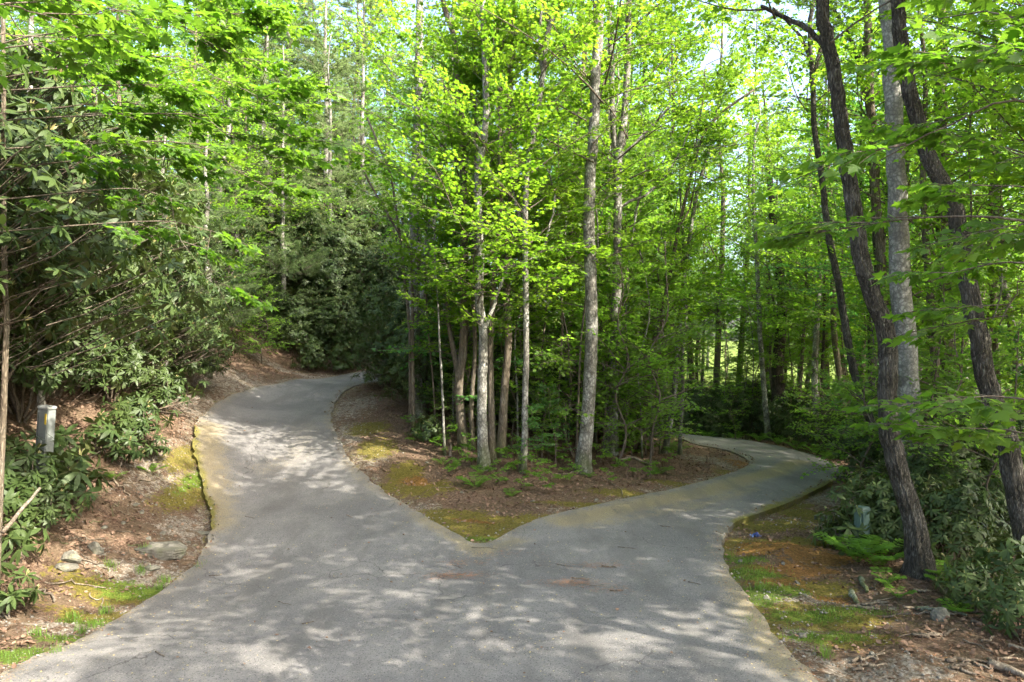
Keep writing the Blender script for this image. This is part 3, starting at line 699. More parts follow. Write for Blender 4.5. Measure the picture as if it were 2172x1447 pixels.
hero('dark_tree', 'stout near-black trunk standing in the shrubs beyond the right bend', [(1648, 930), (1652, 760), (1660, 640), (1650, 560), (1645, 520)], 27, 18, 'black', d=36, limbs=[([(1662, 650), (1676, 590), (1680, 530), (1690, 440)], 14, 8, .4, 4)], crown=(6, 16, 26, 3.), top=16)
hero('slim_tree', 'pale thin trunk at the outer verge of the far right bend', [(1630, 930), (1622, 840), (1613, 724), (1606, 560), (1598, 425), (1600, 300)], 12, 6, 'grey', d=34, crown=(4, 14, 22, 2.4))
hero('leaning_tree', 'dark trunk forked at the top, second leaning trunk from the right lane', [(1862, 925), (1828, 849), (1808, 774), (1798, 720), (1778, 600), (1758, 500), (1743, 375), (1728, 275), (1722, 150), (1719, 40)], 19, 9, 'dark', d=19,
     limbs=[([(1723, 140), (1700, 70), (1648, 5)], 8, 5, .3, 3), ([(1728, 150), (1745, 95), (1740, 40)], 9, 6, .2, 2)], crown=(10, 16, 16, 2.2), furr=.05, sides=30)
hero('leaning_tree', 'big dark furrowed trunk rooted in the ferns, leaning left as it rises', [(1950, 1222), (1942, 1120), (1913, 1024), (1893, 949), (1882, 850), (1884, 724), (1856, 640), (1828, 550), (1808, 425), (1792, 325), (1776, 200), (1758, 100), (1743, -10)], 42, 25, 'dark',
     limbs=[([(1762, 110), (1720, 50), (1690, 20), (1640, -20)], 14, 8, .5, 2)], crown=(7.6, 13, 18, 2.4), top=13, furr=.09, sides=64, flare=1.45)
hero('pale_tree', 'broad straight pale grey lichen-mottled trunk behind the big dark leaning one', [(1930, 1080), (1925, 874), (1921, 724), (1906, 550), (1903, 400), (1896, 250), (1890, 100), (1882, -10)], 50, 32, 'pale', d=15.5, crown=(11, 16, 18, 2.5), sides=26)
hero('leaning_tree', 'rightmost big dark furrowed trunk, leaning left across the hanging maple leaves', [(2190, 1215), (2175, 1149), (2158, 1049), (2133, 924), (2098, 824), (2078, 724), (2058, 625), (2038, 500), (2018, 425), (1973, 340), (1938, 225), (1913, 100), (1900, -10)], 44, 26, 'dark', d=10.2,
     limbs=[([(1938, 160), (1890, 142), (1850, 132)], 9, 5, -.2)], crown=(7.8, 13, 18, 2.4), top=13, furr=.09, sides=64, flare=1.1)
hero('tall_tree', 'upright dark trunk glimpsed between the dark leaning trunks near the top', [(1880, 850), (1872, 600), (1860, 450), (1853, 300), (1845, 200), (1842, 100), (1838, -10)], 24, 15, 'brown', d=20, crown=(8, 16, 22, 2.4))
hero('slim_tree', 'thin dark stem rising left of the pale mottled trunk with forking top', [(1866, 700), (1850, 400), (1843, 250), (1828, 175), (1808, 90), (1768, 20)], 11, 8, 'dark', d=21, crown=(9, 15, 14, 2.2), limbs=[([(1820, 150), (1840, 60), (1830, -10)], 7, 4, .2)])
hero('tall_tree', 'dim brown trunk behind the hanging leaves between the two rightmost trunks', [(2010, 900), (2006, 600), (2000, 470), (1995, 300), (1998, 100)], 36, 24, 'brown', d=22, crown=(6, 16, 26, 2.6))
hero('tall_tree', 'brown trunk standing beyond the shrubs right of the far bend', [(1792, 905), (1784, 830), (1778, 774), (1768, 690), (1765, 500)], 15, 10, 'brown', d=29, crown=(5, 15, 24, 2.6))
hero('slim_tree', 'thin dark pole beyond the shrubs, left of the brown one', [(1742, 890), (1743, 800), (1747, 720), (1750, 560)], 8, 5, 'black', d=31, crown=(4, 13, 22, 2.2))
hero('slim_tree', 'thin trunk far right, seen past the rightmost furrowed trunk', [(2120, 880), (2105, 620), (2100, 520), (2108, 300)], 14, 9, 'brown', d=20, crown=(3, 14, 24, 2.2))
hero('slim_tree', 'slender grey trunk rising through the rhododendron at the upper left', [(85, 800), (70, 500), (63, 260), (66, 75), (70, -50)], 15, 9, 'grey', d=13.5, crown=(8.5, 13, 14, 2), top=13)
hero('slim_tree', 'thin trunk cut by the left edge of the view beside the box', [(2, 985), (6, 900), (14, 700), (8, 500)], 15, 10, 'brown', d=9.6, crown=(8, 12, 10, 1.8), top=12)
hero('tall_tree', 'dim brown trunk on the bank at the dark rear end of the left lane', [(492, 745), (500, 664), (503, 560), (498, 400)], 14, 9, 'dark', d=33, crown=(9, 19, 22, 2.6), top=19)
hero('slim_tree', 'thin trunk right beside the brown one on the dark bank', [(521, 745), (532, 670), (528, 560)], 9, 6, 'brown', d=33.5, crown=(8.5, 17, 18, 2.2), top=17)

# ---- copies: leafy trees of several builds, shared meshes
def grove_tree(seed, height, r0, z0, nb_, lm, barkm, leaf, pool=None, lean=.05, tpl=MAPLE_XLO, elev=(0, 30), leafscale=1.15, prof=None):
    rng = np.random.default_rng(seed)
    k = 7; z = np.linspace(0, height, k); a = rng.uniform(0, 6.28)
    pts = np.stack([np.cos(a) * lean * z + rng.normal(0, .12, k) * (z > 0), np.sin(a) * lean * z + rng.normal(0, .12, k) * (z > 0), z], 1)
    T = refine(pts, 22)
    g = Geo(); tube(g, T, np.linspace(r0, .015, 22) * (1 + .4 * np.exp(-T[:, 2] / .3)), 8, 0, .05, rng)
    root = empty('grove_tree', (0, 0, 0))
    link('trunk', g.mesh('trunk', [M[barkm]], True), root)
    cr = Crown(tpl); dress(cr, T, z0, height - .1, nb_, lm, rng, pool or SP, elev, leafscale=leafscale, prof=prof)
    link('crown', cr.geo(rng).mesh('crown', [M[leaf], M['twig']]), root)
    return root
def remove_tree(o):
    for c in list(o.children): bpy.data.objects.remove(c)
    bpy.data.objects.remove(o)
def put(proto, x, y, rz, sc, name, label, cat, group, sink=.05):
    c = copy_tree(proto); c.name = name
    c.location = (x, y, g1(x, y) - sink); c.rotation_euler = (0, 0, rz); c.scale = (sc, sc, sc * 1.0)
    tag(c, label, cat, group); return c
tallP = [grove_tree(300 + i, 15 + i % 3, .12 + .02 * (i % 3), 3.2 + .5 * i, 44, 2.6, ['brown', 'grey', 'grey', 'brown', 'dark'][i], ['leaf', 'leaf_pale', 'leaf_pale', 'leaf_pale', 'leaf_cool'][i]) for i in range(5)]
shadeP = [grove_tree(350 + i, 15 + i, .16, 7.4 - .6 * i, 46, 3.6, 'brown', 'leaf', elev=(0, 30), leafscale=1.75) for i in range(2)]
sapP = [grove_tree(400 + i, 4.6 + .7 * i, .03, .7, 24, 1.5, 'twig', ['leaf_pale', 'leaf_cool', 'leaf_pale', 'leaf_pale'][i], SPS, .1, MAPLE_LO, (-5, 20), 1.0) for i in range(4)]

def visible(x, y, m=0): return abs(x) < .70 * y + m
rng = np.random.default_rng(42)
placed = []
def scatter(n, box, mind, ok, tries=4000):
    res = []
    for _ in range(tries):
        if len(res) >= n: break
        x = rng.uniform(box[0], box[1]); y = rng.uniform(box[2], box[3])
        if not ok(x, y): continue
        if any((x - a) ** 2 + (y - b) ** 2 < mind ** 2 for a, b in res): continue
        if any((x - a) ** 2 + (y - b) ** 2 < (mind * .5) ** 2 for a, b in placed): continue
        if road_sd(np.array([x]), np.array([y]))[0] < 1.0: continue
        res.append((x, y))
    placed.extend(res); return res
def fork(x, y):      # the wooded wedge between the lanes
    return True
ZONES = [
 # n, box, min distance, label, group
 (17, (-3, 9, 23.5, 35), 1.9, 'leafy tree crowded deep in the wedge of woods between the two lanes', 'trees deep in the wedge between the lanes'),
 (60, (-8, 38, 44, 80), 2.3, 'leafy tree in the woods far behind the wedge and the right bend', 'trees far behind the wedge and the bend'),
 (30, (11, 30, 15, 38), 2.3, 'leafy tree in the bright woods beyond the right-hand trunks', 'trees in the woods beyond the right-hand trunks'),
 (30, (-40, -4, 47, 76), 2.8, 'leafy tree on the hillside above the dark rear bank', 'trees on the hillside above the rear bank'),
 (16, (-22, -11, 16, 36), 2.0, 'leafy tree on the slope behind the left rhododendrons', 'trees on the slope behind the left rhododendrons'),
]
for n, box, md, lab, grp in ZONES:
    for i, (x, y) in enumerate(scatter(n, box, md, lambda a, b: visible(a, b, 1))):
        if -4 < x < 7 and y < 21: continue
        if 1385 < x / y * FPX + CX < 1640 and y < 36: continue
        put(tallP[rng.integers(5)], x, y, rng.uniform(0, 6.28), rng.uniform(.85, 1.2), 'leafy_tree', lab, 'tree', grp)
SZ = [
 (60, (-2.6, 8, 19.2, 32), .7, 'small maple sapling under the trees of the wedge between the lanes', 'saplings in the wedge between the lanes'),
 (40, (9, 26, 20, 44), 1.2, 'small leafy sapling in the undergrowth beyond the right lane', 'saplings beyond the right lane'),
 (22, (7.5, 18, 10.5, 22), 1.0, 'small leafy sapling among the shrubs behind the right-hand trunks', 'saplings behind the right-hand trunks'),
 (10, (-16, -10, 26, 40), 1.6, 'small leafy sapling on the shaded rear bank', 'saplings on the shaded rear bank'),
]
for n, box, md, lab, grp in SZ:
    for x, y in scatter(n, box, md, lambda a, b: visible(a, b, .5)):
        if abs(x / y * FPX + CX - 1100) < 50 and y < 21: continue
        if abs(x / y * FPX + CX - 895) < 60 and y < 22.5: continue
        if 1385 < x / y * FPX + CX < 1640 and y < 35: continue
        put(sapP[rng.integers(4)], x, y, rng.uniform(0, 6.28), rng.uniform(.6, 1.1), 'sapling', lab, 'sapling', grp)
for px, d, s_, lab in [(1180, 18.3, .38, 'bright maple sapling touching the left side of the thick smooth trunk'), (1275, 19.5, .45, 'maple sapling leafing between the thick smooth and the twin-stemmed trunks'), (1000, 19.3, .45, 'maple sapling whose leaves cross the V-forked trunk'), (1370, 22, .55, 'broad maple sapling left of the leaning grey pole'), (960, 20, .4, 'maple sapling at the back of the island slope'), (1125, 17.6, .30, 'low lit maple sapling with pale leaves right of the central clump'), (1150, 18.6, .42, 'leafy maple sapling behind the low lit one, left of the thick smooth trunk'), (1085, 19.5, .5, 'young maple rising between the brown stems of the central clump'), (1340, 21, .5, 'young maple leafing low right of the twin-stemmed tree'), (925, 21.5, .3, 'maple sapling leaning over the rhododendron beside the rear left trunk'), (555, 31, .6, 'small bright maple hanging over the rear end of the left lane'), (1560, 33.5, .6, 'bright small maple at the back of the far right bend')]:
    put(sapP[1 if s_ < .4 else 3], (px - CX) / FPX * d, d, px, s_, 'sapling', lab, 'sapling', None)
for x, y in scatter(24, (5, 24, 38.5, 50), 1.7, lambda a, b: True):
    put(tallP[rng.integers(5)], x, y, rng.uniform(0, 6.28), rng.uniform(.9, 1.2), 'leafy_tree', 'leafy tree right behind the far right bend', 'tree', 'trees right behind the far right bend')
for x, y in scatter(26, (6, 26, 38.5, 50), 1.2, lambda a, b: True):
    put(sapP[rng.integers(4)], x, y, rng.uniform(0, 6.28), rng.uniform(.8, 1.2), 'sapling', 'leafy sapling behind the far right bend', 'sapling', 'saplings behind the far right bend')
for px, d in [(1380, 44), (1430, 42), (1475, 46), (1515, 43), (1345, 48), (1560, 48)]:
    put(tallP[int(px) % 5], (px - CX) / FPX * d, d, px, 1.85, 'leafy_tree', 'tall leafy tree closing the gap over the far bend', 'tree', 'trees right behind the far right bend')
for px, d in [(620, 44), (690, 47), (745, 46), (570, 48), (800, 48), (510, 46)]:
    put(tallP[int(px) % 5], (px - CX) / FPX * d, d, px, 1.45, 'leafy_tree', 'tall leafy tree high on the hill behind the thicket', 'tree', 'tall trees high on the hill')
poleP = [grove_tree(450 + i, 7.5 + 1.3 * i, .022 + .004 * i, 2.2, 13, 1.1, ['grey', 'twig', 'grey'][i], 'leaf', SPS, .06, MAPLE_LO, (-5, 25), 1.0) for i in range(3)]
for px, d in [(925, 20), (962, 20.5), (1010, 20.3), (1052, 20), (1075, 21), (1098, 19.2), (1135, 20.5), (1160, 21.5), (1180, 19.6), (1205, 21), (1222, 18.8), (1262, 22), (1280, 20.5), (1325, 21.5), (1345, 22.5), (1362, 21), (1380, 23), (1398, 24), (1460, 38.5), (1545, 38), (1575, 37.6), (1598, 37.2), (1690, 36), (1725, 32), (1810, 26), (1835, 22), (1990, 18), (2050, 17), (2100, 16)]:
    put(poleP[int(px * 7) % 3], (px - CX) / FPX * d, d, px, .9 + (px % 7) * .05, 'thin_stem', 'hair-thin leafy stem' + (' in the wedge' if px < 1450 else ' in the right-hand woods'), 'sapling', 'thin stems in the wedge' if px < 1450 else 'thin stems in the right-hand woods')
# trees mostly out of view, added and spaced to dapple the lanes with shade
for i, (x, y, s_) in enumerate([(8.0, 7.6, 1.0), (11.5, 9.5, 1.05), (7.0, 5.2, 1.0), (15.5, 7.5, 1.1), (10.5, -.5, 1.), (-7.5, 4, .9), (19, 8.5, 1.1), (6.0, -4.5, .9), (14.5, 4.8, 1.), (9, -5, 1.), (2.5, -6, .9), (13, 15, 1.0), (17, 17, 1.1), (22, 15, 1.1), (10.4, 14.2, .9), (15, -1, 1.05)]):
    put(shadeP[i % 2], x, y, i * 1.3, s_, 'leafy_tree', 'leafy tree added at the roadside to shade the near pavement', 'tree', 'roadside trees added to shade the near pavement')

# ---- white pines
def pine(seed, height, z0, nb_, lm):
    rng = np.random.default_rng(seed); g = Geo()
    z = np.linspace(0, height, 12); T = np.stack([rng.normal(0, .04, 12), rng.normal(0, .04, 12), z], 1)
    gt = Geo(); tube(gt, refine(T, 20), np.linspace(.16, .02, 20), 9, 0, .04, rng)
    W = []; tips = []; dirs = []
    for zz in np.sort(rng.uniform(z0, height, nb_)):
        u = (zz - z0) / (height - z0); L = lm * (1 - .75 * u) * rng.uniform(.6, 1.1); a = rng.uniform(0, 6.28); F = frame(a, R(rng.uniform(-8, 22)))
        t = np.linspace(0, 1, 5)
        main = np.stack([L * t, 0 * t + rng.normal(0, .03) * t, -.12 * L * t * (1 - t) + .1 * L * t * t], 1) @ F.T + [0, 0, zz]
        W.append(main)
        m = int(8 + L * 9)
        for j in range(m):
            tt = rng.uniform(.25, 1); sa = rng.choice([-1, 1]) * rng.uniform(.3, .9); ll = L * .42 * (1.1 - tt) * rng.uniform(.4, 1) + .06
            o = np.array([np.interp(tt, t, main[:, k]) for k in range(3)])
            dv = F @ norm(np.array([math.cos(sa), math.sin(sa), rng.normal(.08, .12)]))
            W.append(o + dv * ll * t[:, None])
            for q in (1., .6) if ll > .25 else (1.,): tips.append(o + dv * ll * q); dirs.append(dv)
        tips.append(main[-1]); dirs.append(F[:, 0])
    W = np.array(W); V, Q_ = tubes(W, np.full(len(W), .009), np.full(len(W), .003)); g.add(V, None, Q_, 1)
    tips = np.array(tips); dirs = np.array(dirs); nn = 24
    o = np.repeat(tips, nn, 0) - np.repeat(dirs, nn, 0) * rng.uniform(0, .16, (len(tips) * nn, 1))
    u = norm(np.repeat(dirs, nn, 0) * .55 + rng.normal(0, .5, (len(o), 3)))
    ln = rng.uniform(.09, .16, len(o)); sidev = norm(np.cross(u, rng.normal(0, 1, u.shape))) * .0045
    V = np.stack([o - sidev, o + sidev, o + u * ln[:, None]], 1).reshape(-1, 3)
    g.add(V, np.arange(len(V)).reshape(-1, 3), None, 0, np.repeat(np.repeat(rng.random(len(tips)), nn), 3))
    root = empty('white_pine', (0, 0, 0))
    link('trunk', gt.mesh('trunk', [M['grey']], True), root); link('crown', g.mesh('crown', [M['needle'], M['twig']]), root)
    return root
pineP = [pine(500, 9, 1.2, 70, 2.6), pine(501, 14, 1.6, 115, 3.2)]
for i, (px, d, k, sc, lab) in enumerate([(440, 24, 0, 1.0, 'feathery white pine directly behind the hanging maple boughs on the left'), (600, 34, 1, 1.0, 'tall soft white pine rising above the dark rear bank'),
      (700, 38, 1, 1.05, 'pale feathery white pine left of the rear grey trunk, beyond the crest'), (350, 19.5, 0, .9, 'bushy white pine on the slope behind the left rhododendrons'),
      (560, 45, 1, 1.15, 'white pine highest on the hill at the upper left'), (610, 42, 1, 1.45, 'very tall white pine filling the upper left gap above the thicket'), (690, 40, 1, 1.4, 'very tall white pine just left of the rear grey trunk'), (770, 43, 1, 1.4, 'very tall white pine immediately behind the rear grey trunk'), (1360, 26, 0, .62, 'young white pine between the twin-stemmed tree and the arching stem'), (760, 46, 1, 1.2, 'tallest white pine glowing pale behind the rear left trunk'), (1200, 21, 0, .26, 'tiny white pine against the foot of the thick smooth trunk')]):
    x = (px - CX) / FPX * d; c = put(pineP[k], x, d, i * 2.1, sc, 'white_pine', lab, 'pine tree', 'white pines')

# ---- rhododendrons
def rhodo(seed, h, rx, nros, leaf=.16, low=.25, stems=9):
    rng = np.random.default_rng(seed); g = Geo(); gs = Geo()
    # whorls spread through an uneven dome
    th = rng.uniform(0, 6.28, nros); u = rng.random(nros)
    cz = low + (1 - low) * u
    shell = rng.uniform(.35, 1.12, nros) ** .7
    lump = 1 + .28 * np.sin(th * 3 + seed + cz * 4) + .22 * np.sin(th * 5 + cz * 11 + seed * 2) + .12 * np.sin(th * 9 - cz * 17)
    rr = rx * np.sqrt(np.clip(1 - ((cz - .45) / .62) ** 2, .04, 1)) * shell * lump
    p = np.stack([np.cos(th) * rr, np.sin(th) * rr, cz * h * (1 + .08 * np.sin(th * 2.3 + seed))], 1)
    outd = norm(np.stack([np.cos(th) * .8, np.sin(th) * .8, .35 + 1.1 * (cz - .2)], 1) + rng.normal(0, .3, (nros, 3)))
    nl = 9
    a = (np.arange(nl) / nl * 6.28)[None] + rng.uniform(0, 6.28, (nros, 1)) + rng.normal(0, .15, (nros, nl))
    e1 = norm(np.cross(outd, rng.normal(0, 1, (nros, 3)))); e2 = np.cross(outd, e1)
    tilt = rng.normal(-.05, .32, (nros, nl))
    U = (np.cos(a) * np.cos(tilt))[..., None] * e1[:, None] + (np.sin(a) * np.cos(tilt))[..., None] * e2[:, None] + np.sin(tilt)[..., None] * outd[:, None]
    U = U + np.array([0, 0, -.18]); Nn = np.broadcast_to(outd[:, None], U.shape)
    P_ = np.repeat(p, nl, 0); U = U.reshape(-1, 3); Nn = Nn.reshape(-1, 3)
    S_ = leaf * rng.uniform(.6, 1.15, len(P_))
    V, T = leaves_geo(P_ + norm(U) * .012, U, Nn, S_, RHODO, RHODO_T, .92)
    g.add(V, T, None, 0, np.repeat(rng.random(len(P_)) * .6 + np.repeat(rng.random(nros), nl) * .4, 8))
    # pale new shoots
    k = rng.random(nros) < .18; q = p[k]; m = len(q)
    if m:
        uu = norm(outd[k][:, None] * 1.0 + rng.normal(0, .28, (m, 4, 3)) + [0, 0, .5]).reshape(-1, 3)
        V, T = leaves_geo(np.repeat(q, 4, 0), uu, np.cross(uu, rng.normal(0, 1, uu.shape)), np.full(m * 4, leaf * .42), OVAL, None, .35)
        g.add(V, T, None, 2, np.repeat(rng.random(m * 4), 6))
    # twigs to whorls
    inner_ = p * [.62, .62, 1] - [0, 0, .22 * h * .5]; inner_[:, 2] = np.maximum(inner_[:, 2], .1)
    t = np.linspace(0, 1, 4)[None, :, None]
    sel = rng.random(nros) < .6
    W = inner_[sel][:, None] * (1 - t) + p[sel][:, None] * t; W[:, 1:3] += rng.normal(0, .04, (sel.sum(), 2, 3))
    V, Q_ = tubes(W, np.full(len(W), .009), np.full(len(W), .004)); g.add(V, None, Q_, 1)
    root = empty('rhododendron', (0, 0, 0)); tag(root, 'x', 'shrub')
    for i in range(stems):
        an = rng.uniform(0, 6.28); ll = rng.uniform(.5, .95); q = np.array([[math.cos(an) * .08, math.sin(an) * .08, -.1], [math.cos(an) * rx * .25, math.sin(an) * rx * .25, h * .3], [math.cos(an + .3) * rx * .5 * ll, math.sin(an + .3) * rx * .5 * ll, h * .62 * ll], [math.cos(an + .2) * rx * .7 * ll, math.sin(an + .2) * rx * .7 * ll, h * .85 * ll]])
        q[1:3] += rng.normal(0, .08 * rx, (2, 3)); tube(gs, refine(q, 12, rng, .015), np.linspace(.028, .008, 12) * (.6 + h * .18), 6, 0, .08, rng)
    link('stem_cluster', gs.mesh('stem_cluster', [M['twig']], True), root)
    link('foliage', g.mesh('foliage', [M['rhodo'], M['twig'], M['tip']]), root)
    return root
rhP = [rhodo(600, 4.4, 1.9, 1350, .185, .24), rhodo(601, 3.6, 1.6, 1000, .18, .2), rhodo(602, 2.2, 1.15, 260, .225, .2), rhodo(603, 1.3, .8, 85, .235, .25), rhodo(604, .55, .38, 18, .23, .4, 4), rhodo(605, 4.4, 1.9, 1250, .185, .47)]
G_L = 'rhododendrons massed on the left bank'
G_B = 'rhododendrons making the dark thicket at the rear bank'
G_R = 'rhododendrons among the right-hand trunks'
G_F = 'rhododendrons beyond the far right bend'
G_M = 'rhododendrons between the trunks of the wedge'
left = [(-10.9, 12.8, 0, 1.3), (-9.6, 15.4, 0, 1.15), (-11.4, 15.9, 0, 1.35), (-9.5, 17.8, 0, 1.0), (-10.0, 19.8, 0, .95), (-11.5, 18.8, 0, 1.4), (-13.2, 14.5, 0, 1.5), (-9.2, 13.9, 1, .95), (-8.9, 16.4, 1, .75), (-9.6, 21.6, 1, .8), (-10.4, 10.7, 5, 1.2), (-12, 22, 0, 1.2), (-9.2, 12.6, 5, 1.0), (-9.6, 9.4, 5, 1.0), (-8.6, 10.9, 5, 1.42), (-8.1, 8.9, 5, 1.32)]
for i, (x, y, k, s_) in enumerate(left):
    put(rhP[k], x, y, i * 1.9, s_, 'rhododendron', 'tall dense rhododendron in the mass covering the left bank', 'shrub', G_L)
for px, py, k, s_, lab in [(470, 985, 4, .0, ''), (280, 945, 3, .75, 'low rhododendron clump leaning over the bank right of the white marker box'), (215, 965, 4, 1.2, 'small rhododendron sprout below the white marker box'), (120, 1000, 4, 1.3, 'small rhododendron tuft under the box, nearest the bank foot'),
      (255, 985, 4, .9, 'dark green sprout by the orange pine straw on the bank'), (320, 975, 4, .8, 'lowest rhododendron sprout nearest the gravel shoulder'), (90, 1120, 3, .6, 'rhododendron clump at the bank foot with a fallen pole through it'), (35, 1200, 4, 1.1, 'single bright rhododendron rosette at the left edge, lower left'), (10, 1290, 4, .9, 'bottommost rhododendron rosette, cut by the left edge'),
      (340, 870, 3, .9, 'rhododendron clump with bare twigs reaching to the left lane'), (150, 1075, 4, 1.5, 'rhododendron sprout above the grey rocks on the bank'), (30, 1060, 3, .8, 'rhododendron clump at the left edge under the pale trunk')]:
    if s_ == 0: continue
    q = ray(px, py); put(rhP[k], q[0], q[1], px * .1, s_, 'rhododendron', lab, 'shrub', 'single rhododendron clumps on the left bank')
for i, (px, d, k, s_) in enumerate([(450, 30, 1, 1.0), (520, 35, 0, 1.1), (580, 36, 0, 1.2), (640, 37, 0, 1.1), (700, 37, 0, 1.2), (760, 37, 0, 1.1), (820, 36, 0, 1.15), (880, 36, 0, 1.1), (480, 38, 0, 1.4), (560, 40, 0, 1.5), (650, 41, 0, 1.5), (740, 41, 0, 1.5), (830, 40, 0, 1.4), (410, 29, 0, 1.1), (600, 43.5, 0, 1.6), (700, 44, 0, 1.6), (930, 38, 0, 1.2), (790, 38.5, 1, 1.3), (365, 26, 0, 1.1), (520, 33.5, 1, .7), (575, 34, 1, .75), (630, 34.2, 1, .8), (685, 34.3, 1, .75), (740, 34.5, 1, .8), (800, 34.5, 1, .8), (855, 34, 1, .8), (660, 33, 2, .6), (725, 33, 2, .6)]):
    put(rhP[k], (px - CX) / FPX * d, d, i * 1.1, s_, 'rhododendron', 'dark rhododendron in the shaded thicket behind the crest of the left lane', 'shrub', G_B)
for i, (px, d, k, s_) in enumerate([(905, 22.5, 1, .7), (930, 24, 1, .8), (965, 23.5, 1, .8), (1000, 25, 1, .8), (870, 25, 1, .9), (850, 28, 1, 1.0), (1120, 22, 1, .85), (1160, 22, 1, .75), (1190, 23.5, 1, .75), (1080, 24, 1, .8), (1345, 24, 1, .6), (830, 27, 2, .9), (1250, 25, 1, .8), (1330, 28, 1, .8), (1040, 27, 1, .9)]):
    put(rhP[k], (px - CX) / FPX * d, d, i * 1.7, s_, 'rhododendron', 'rhododendron filling the shade between the trunks of the wedge', 'shrub', G_M)
put(rhP[3], *ray(905, 935), .4, .55, 'rhododendron', 'low glossy rhododendron left of the thin sapling at the island slope', 'shrub', G_M)
for i, (px, d, k, s_) in enumerate([(1480, 38, 1, 1.0), (1530, 37.5, 1, .95), (1580, 37.5, 1, 1.0), (1640, 36, 1, .9), (1690, 33.5, 1, .9), (1740, 31, 1, .8), (1780, 29, 1, .75), (1460, 41, 0, 1.1), (1700, 38, 0, 1.0), (1600, 41, 0, 1.1), (1530, 42, 0, 1.1), (1760, 34, 1, 1.1), (1815, 27, 2, .95), (1830, 31, 1, 1.0), (1880, 28, 1, .9)]):
    put(rhP[k], (px - CX) / FPX * d, d, i * 1.3, s_ * .68, 'rhododendron', 'bushy shrub lining the outer side of the far right bend', 'shrub', G_F)
for px, d, k, s_, lab in [(1870, 12.6, 2, .62, 'rhododendron with dark drooping leaves reaching over the right lane'), (1840, 12.9, 3, .75, 'rhododendron clump partly hiding the green utility post'), (2015, 11.9, 2, .62, 'rhododendron right of the foot of the big leaning trunk'),
      (2090, 12.9, 2, .8, 'rhododendron behind the gap between the two big furrowed trunks'), (2140, 9.6, 3, .7, 'rhododendron by the foot of the rightmost trunk'), (1990, 13.6, 1, .6, 'taller rhododendron behind the pale mottled trunk'), (2120, 14, 1, .8, 'tall rhododendron at the right edge in the rear'),
      (1790, 12.4, 4, 1.1, 'small rhododendron sprout at the gravel edge left of the utility post'), (2060, 9.4, 3, .5, 'low rhododendron clump above the fallen branches at the right'), (2165, 8.5, 3, .55, 'rhododendron at the right edge, lowest of all'), (1920, 12.6, 3, .8, 'rhododendron clump right beside the big leaning trunk'), (1860, 18.5, 2, .8, 'rhododendron beyond the gravel patch right of the lane'), (2030, 17, 1, .8, 'rhododendron in the dim middle of the right-hand woods'), (1950, 20, 1, .8, 'rhododendron far behind the pale mottled trunk')]:
    put(rhP[k], (px - CX) / FPX * d, d, px * .3, s_, 'rhododendron', lab, 'shrub', G_R)

# ---- near maple boughs, leaves with five points
SPN = [make_spray(np.random.default_rng(700 + i), 1.3, 9, 5, .05, .12, .13, .5) for i in range(4)]
def bough_tree(name, label, base, trunk_px, boughs, leafsize, leafm, seed, rtop=.03, rbase=.07, dens=.8, i0=4):
    rng = np.random.default_rng(seed); root = empty(name, tuple(base)); tag(root, label, 'tree')
    g = Geo(); cr = Crown(MAPLE_HI)
    T = refine(np.array(trunk_px) - base, 24, rng, .01); tube(g, T, np.linspace(rbase, rtop, 24), 10, 0, .06, rng)
    for b in boughs:
        end0, end = P(*b[0]), P(*b[1]); n = b[2]
        zt = T[:, 2] + base[2]; zi = np.interp(end0[2] - .15, zt, np.arange(24)); st = T[int(zi)] + base
        mid = (end0 + end) / 2 + [0, 0, .06]
        Q_ = refine(np.array([st, end0, mid, end]) - base, 18, rng, .012)
        tube(g, Q_, np.linspace(.014, .003, 18), 6, 0, .05, rng)
        dv = Q_[-1] - Q_[6]; a0 = math.atan2(dv[1], dv[0]); e0 = math.atan2(dv[2], math.hypot(dv[0], dv[1]))
        for k in range(int(n * dens)):
            i = rng.integers(i0, 18); o = Q_[i]; sd_ = rng.choice([-1, 1])
            cr.spray(SPN[rng.integers(4)], frame(a0 + sd_ * rng.uniform(.15, .9), e0 * .7 + rng.normal(0, .12), rng.normal(0, .15)), o, rng.uniform(.35, .65), .95, rng, leafsize)
        cr.spray(SPN[rng.integers(4)], frame(a0, e0, 0), Q_[-3], .5, 1, rng, leafsize)
    link('trunk', g.mesh('trunk', [M['twig']], True), root)
    link('crown', cr.geo(rng, .004).mesh('crown', [M[leafm], M['twig']]), root)
    return root
b = np.array([4.3, 4.6, g1(4.3, 4.6)])
bough_tree('maple_tree', 'near maple at the right edge holding big lobed leaves over the view', b, [b, b + [0, .1, 2], b + [.1, 0, 4], b + [0, .1, 6.5]],
    [((2190, 215, 4.6), (1850, 350, 4.9), 6), ((2200, 470, 4.5), (1760, 490, 5.2), 8), ((2190, 60, 4.2), (1990, 40, 4.6), 4), ((2200, 130, 4.8), (1980, 165, 5.2), 4), ((2190, 330, 5), (2010, 330, 5.4), 4), ((2200, 600, 5), (2120, 690, 5.2), 2), ((2190, 850, 4.7), (2000, 885, 5.0), 3), ((2200, 925, 4.6), (2020, 940, 4.9), 3), ((2190, 20, 5.5), (2080, -30, 5.5), 4), ((2200, 400, 5.6), (2080, 420, 5.8), 4), ((2200, 560, 6), (1960, 600, 6.6), 3)],
    1.0, 'leaf_near', 71)
b = np.array([-8.0, 8.6, g1(-8.0, 8.6)])
